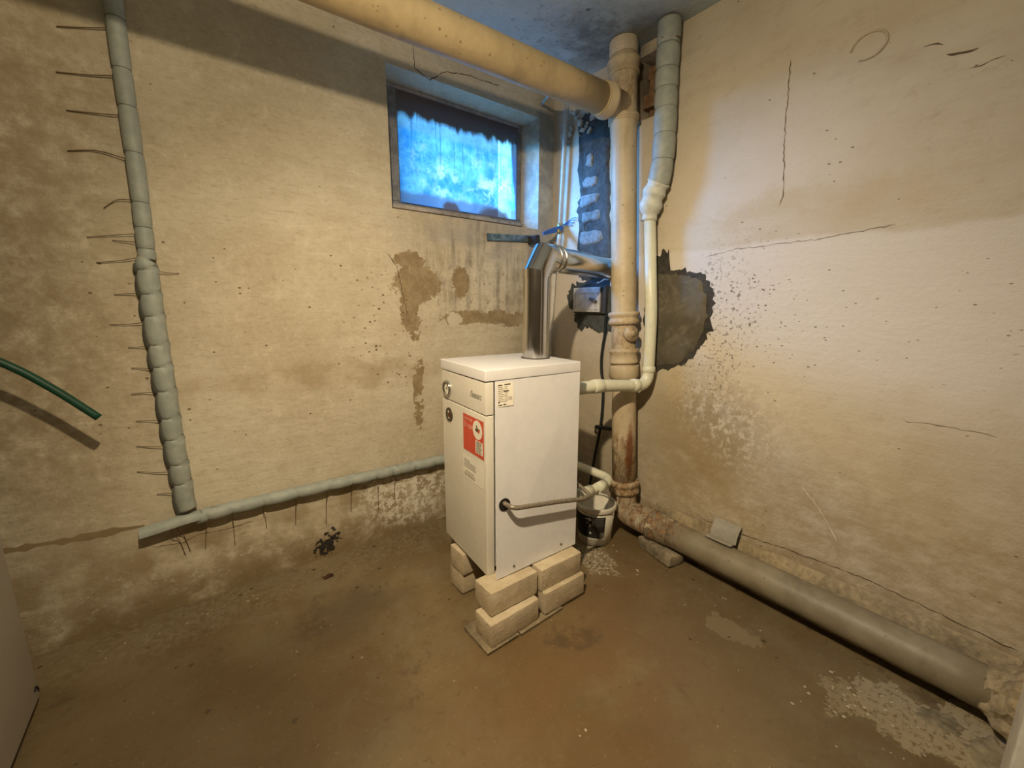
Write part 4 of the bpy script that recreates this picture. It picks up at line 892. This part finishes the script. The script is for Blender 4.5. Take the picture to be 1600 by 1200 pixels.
# ------------------------------------------------------------------ flue
SS = M('stainless_steel', .13, metal=1.0); SS.b.inputs['Base Color'].default_value = (.62, .61, .60, 1)
SS = SS.out(rough=SS.rng(SS.noise(5, 3), .3, .7, .14, .24), normal=SS.bump(SS.noise(7, 2), .004, .25))
F0 = bw((.33, .172, 0)); dF = Vector((-.002-F0.x, -.445-F0.y, 0)).normalized()
fl = empty('flue_pipe', (F0.x, F0.y, .934), label='shiny stainless steel flue pipe bending from the boiler top into the wall', cat='flue')
def mitre(P, r, seg=36):
    P = [Vector(p) for p in P]; bm = bmesh.new(); R = []; hor = Vector((-dF.y, dF.x, 0))
    for i, p in enumerate(P):
        a = (P[i]-P[i-1]).normalized() if i else (P[1]-P[0]).normalized(); b = (P[i+1]-P[i]).normalized() if i < len(P)-1 else a
        t = (a+b).normalized(); up = hor.cross(t).normalized(); k = 1/max(.5, t.dot(a))
        R.append([bm.verts.new(p+hor*r*cos(2*pi*j/seg)+up*r*k*sin(2*pi*j/seg)) for j in range(seg)])
    for a, b in zip(R, R[1:]):
        for j in range(seg): bm.faces.new((a[j], a[(j+1) % seg], b[(j+1) % seg], b[j]))
    bmesh.ops.recalc_face_normals(bm, faces=bm.faces[:]); return bm
RF = .0525
K1 = Vector((F0.x, F0.y, 1.256)); K2 = K1 + dF*.052 + Vector((0, 0, .066)); K3 = K2 + dF*.10; K4 = Vector((.05, 0, K2.z)) ; K4 = K2 + dF*((-.006-K2.x)/dF.x)
bm = mitre([(F0.x, F0.y, .934), (F0.x, F0.y, 1.225), K1], RF); obj('vertical_pipe', bm, SS, fl, smooth=25)
bm = mitre([K1-Vector((0, 0, .012)), K1, K2, K2+dF*.048], RF+.0018); obj('elbow', bm, SS, fl, smooth=25)
bm = mitre([K2+dF*.035, K4], RF-.001); obj('horizontal_pipe', bm, SS, fl, smooth=25)
bm = B(); lathe(bm, [(RF-.002, 0), (RF+.004, .001), (RF+.006, .005), (RF+.004, .009), (RF-.002, .010)], K2+dF*.045, dF, 36); lathe(bm, [(RF-.004, 0), (RF+.003, .001), (RF+.004, .004), (RF+.003, .007), (RF-.004, .008)], K2+dF*.085, dF, 36); obj('bead', bm, SS, fl, smooth=30)
bm = B(); lathe(bm, [(RF-.002, .0), (RF+.005, .0), (RF+.005, .004), (RF-.002, .005)], (F0.x, F0.y, .9335), (0, 0, 1), 36); obj('base_ring', bm, plain('ring_dark', (.12, .12, .12), .4, metal=.6), fl)

# ------------------------------------------------------------------ bricks under the boiler
SB = M('sand_lime_brick', .9, spec=.15); a = SB.noise(14, 5, .65); f = SB.noise(90, 3, .7); p = SB.pits(60, .004, .2)
c_ = SB.mix(SB.rng(a, .35, .68), (.50, .41, .275), (.62, .53, .38)); c_ = SB.mix(SB.mul(p, .6), c_, (.2, .14, .08)); SB.out(c_, normal=SB.bump(SB.add(f, a), .004, .7)); SB = SB.m
def brick(c, s, rz, label, rnd=.006):
    bm = B(); box(bm, (0, 0, 0), s, bevel=rnd, seg=2, jit=.002)
    bm.transform(Matrix.Translation(c) @ Matrix.Rotation(rz, 4, 'Z'))
    return obj('brick', bm, SB, smooth=40, label=label, cat='brick', group='bricks under the boiler')
brick((-.9435, -.838, .057), (.217, .10, .087), RAD(1.5), 'lower cream brick on the thin slab, nearest under the front corner of the boiler', .009)
brick((-.703, -.836, .0575), (.207, .10, .087), 0, 'lower cream brick under the boiler side nearest the bucket')
brick((-.9275, -.811, .1455), (.207, .10, .087), RAD(-.5), 'upper cream brick jutting out under the front corner of the boiler', .007)
brick((-.709, -.819, .1455), (.205, .10, .087), RAD(-.5), 'upper cream brick under the boiler side nearest the bucket', .007)
brick((-.884, -.545, .048), (.207, .10, .087), RAD(1), 'lower brick in the shade under the left front edge of the boiler')
brick((-.884, -.552, .1355), (.207, .10, .087), RAD(1), 'upper brick in the shade under the left front edge of the boiler')
SLB = plain('grey_slab', (.27, .215, .135), .92, var=.3, bump=.6)
for nm, c, s, lb in (('slab_piece', (-1.003, -.822, .0065), (.136, .146, .0125), 'thin grey slab piece lying under the nearest lower brick corner'), ('slab_piece', (-.825, -.815, .0065), (.205, .158, .0125), 'longer thin slab piece lying under the joint of the lower bricks'), ('slab_piece', (-.652, -.815, .0065), (.13, .13, .0125), 'thin slab piece hidden under the lower brick nearest the bucket')):
    bm = B(); box(bm, c, s, Matrix.Rotation(RAD(.8), 3, 'Z'), bevel=.002, jit=.003); obj(nm, bm, SLB, label=lb, cat='slab', group='slab pieces under the bricks')

# ------------------------------------------------------------------ bucket
BW = plain('white_bucket', (.70, .67, .57), .4, spec=.5, var=.08, scale=25)
bc = Vector((-.252, -.632, 0))
bu = empty('bucket', bc, label='white plastic bucket with a black printed label standing behind the boiler', cat='bucket')
bm = B(); lathe(bm, [(0, .003), (.072, .003), (.078, .006), (.0915, .185), (.0895, .185), (.076, .010), (0, .010)], bc, (0, 0, 1), 40); obj('body', bm, BW, bu, smooth=40)
bm = B(); lathe(bm, [(.0885, .196), (.0900, .2005), (.0965, .2005), (.0985, .196), (.0985, .180), (.0965, .176), (.0935, .176), (.0935, .172), (.0905, .172)], bc, (0, 0, 1), 40); obj('rim', bm, BW, bu, smooth=40)
def on_b(phi, z, out=.0008): r = .078+(.0135)*(z-.006)/.179+out; return bc + Vector((r*cos(RAD(phi)), r*sin(RAD(phi)), z))
def bpatch(bm, p0, p1, z0, z1, out): 
    n = max(1, int((p1-p0)/5))
    for i in range(n):
        a, b = p0+(p1-p0)*i/n, p0+(p1-p0)*(i+1)/n; quad(bm, on_b(a, z0, out), on_b(b, z0, out), on_b(b, z1, out), on_b(a, z1, out))
BKL = plain('label_black', (.022, .022, .020), .45); LW = plain('label_white', (.62, .60, .54), .5); LG = plain('label_grey', (.16, .165, .15), .5)
bm = B(); bpatch(bm, 140, 253, .047, .160, .0006); lb = obj('label', bm, BKL, bu)
bm = B(); bpatch(bm, 140, 257, .040, .047, .0007); obj('label_border', bm, LW, lb)
bm = B(); bpatch(bm, 213.5, 215, .115, .160, .0012); obj('label_border', bm, LW, lb)
bm = B()
for ph, z, a, b in ((203, .145, 7, .009), (206, .116, 4, .005), (203, .106, 3, .003), (206, .074, 3.5, .006), (196, .125, 4, .003), (192, .145, 4, .004)):
    bm.faces.new([bm.verts.new(on_b(ph+a*cos(2*pi*k/14), z+b*sin(2*pi*k/14), .0014)) for k in range(14)])
obj('label_emblem', bm, LW, lb, kind='stuff')
bm = B()
for i in range(5): bpatch(bm, 218, 248-3*(i % 2), .150-.009*i, .1525-.009*i, .0012)
obj('label_print', bm, LG, lb, kind='stuff')
bm = B(); bpatch(bm, 236, 252, .050, .078, .0012); obj('label_box', bm, LG, lb)

# ------------------------------------------------------------------ green hose, white cabinet, leaf
GH = plain('green_rubber', (.010, .060, .034), .45, spec=.4)
bm = B(); P = bez([(-2.62, 0.0, 1.10), (-2.50, -.09, 1.13), (-2.30, -.148, 1.09), (-2.146, -.155, .985), (-2.063, -.155, .904), (-1.978, -.155, .801)], 10)
R_ = tube(bm, P, .0108, 16, cap=False); bm.faces.new(list(reversed(R_[0])))
rin = tube(bm, [P[-1], P[-1].lerp(P[-4], .9)], .0075, 16); e = R_[-1]; q = rin[0]
for k in range(16): bm.faces.new((e[k], e[(k+1) % 16], q[(k+1) % 16], q[k]))
obj('garden_hose', bm, GH, label='dark green hose with a cut end reaching in front of the left wall', cat='hose')
CW = plain('white_cabinet', (.36, .33, .28), .4, spec=.45, var=.03)
cb = empty('white_cabinet', (-2.49, -.55, 0), label='white metal appliance cabinet at the far left, its lower corner in view', cat='cabinet')
bm = B(); box(bm, (-2.49, -.56, .46), (.60, .62, .86), bevel=.006, seg=3); obj('casing', bm, CW, cb, smooth=40)
bm = B(); box(bm, (-2.49, -.56, .902), (.61, .63, .022), bevel=.004); obj('top', bm, CW, cb, smooth=40)
bm = B(); tube(bm, bez([(-2.1895, -.285, .068), (-2.1895, -.272, .072), (-2.1895, -.262, .060), (-2.1895, -.262, .050)], 5), .003, 8); obj('scratch_mark', bm, DKM, cb)
for x, y in ((-2.23, -.30), (-2.23, -.82), (-2.75, -.30), (-2.75, -.82)):
    bm = B(); lathe(bm, [(0, 0), (.018, 0), (.018, .012), (.010, .014), (.010, .032), (0, .032)], (x, y, 0), (0, 0, 1), 16); obj('foot', bm, DKM, cb)
LF = plain('dry_leaf', (.06, .022, .012), .8)
bm = B(); ctr = bm.verts.new((-1.386, -.155, .010)); rim_ = []
for k in range(12):
    a = 2*pi*k/12; r = .017*(1+.5*mnoise.noise(Vector((k*1.3, 2, 0)))); rim_.append(bm.verts.new((-1.386+1.3*r*cos(a), -.155+.8*r*sin(a), .002+.008*abs(sin(a*1.5)))))
for k in range(12): bm.faces.new((ctr, rim_[k], rim_[(k+1) % 12]))
obj('dry_leaf', bm, LF, label='small dark dry leaf curled on the floor near the left wall', cat='leaf')
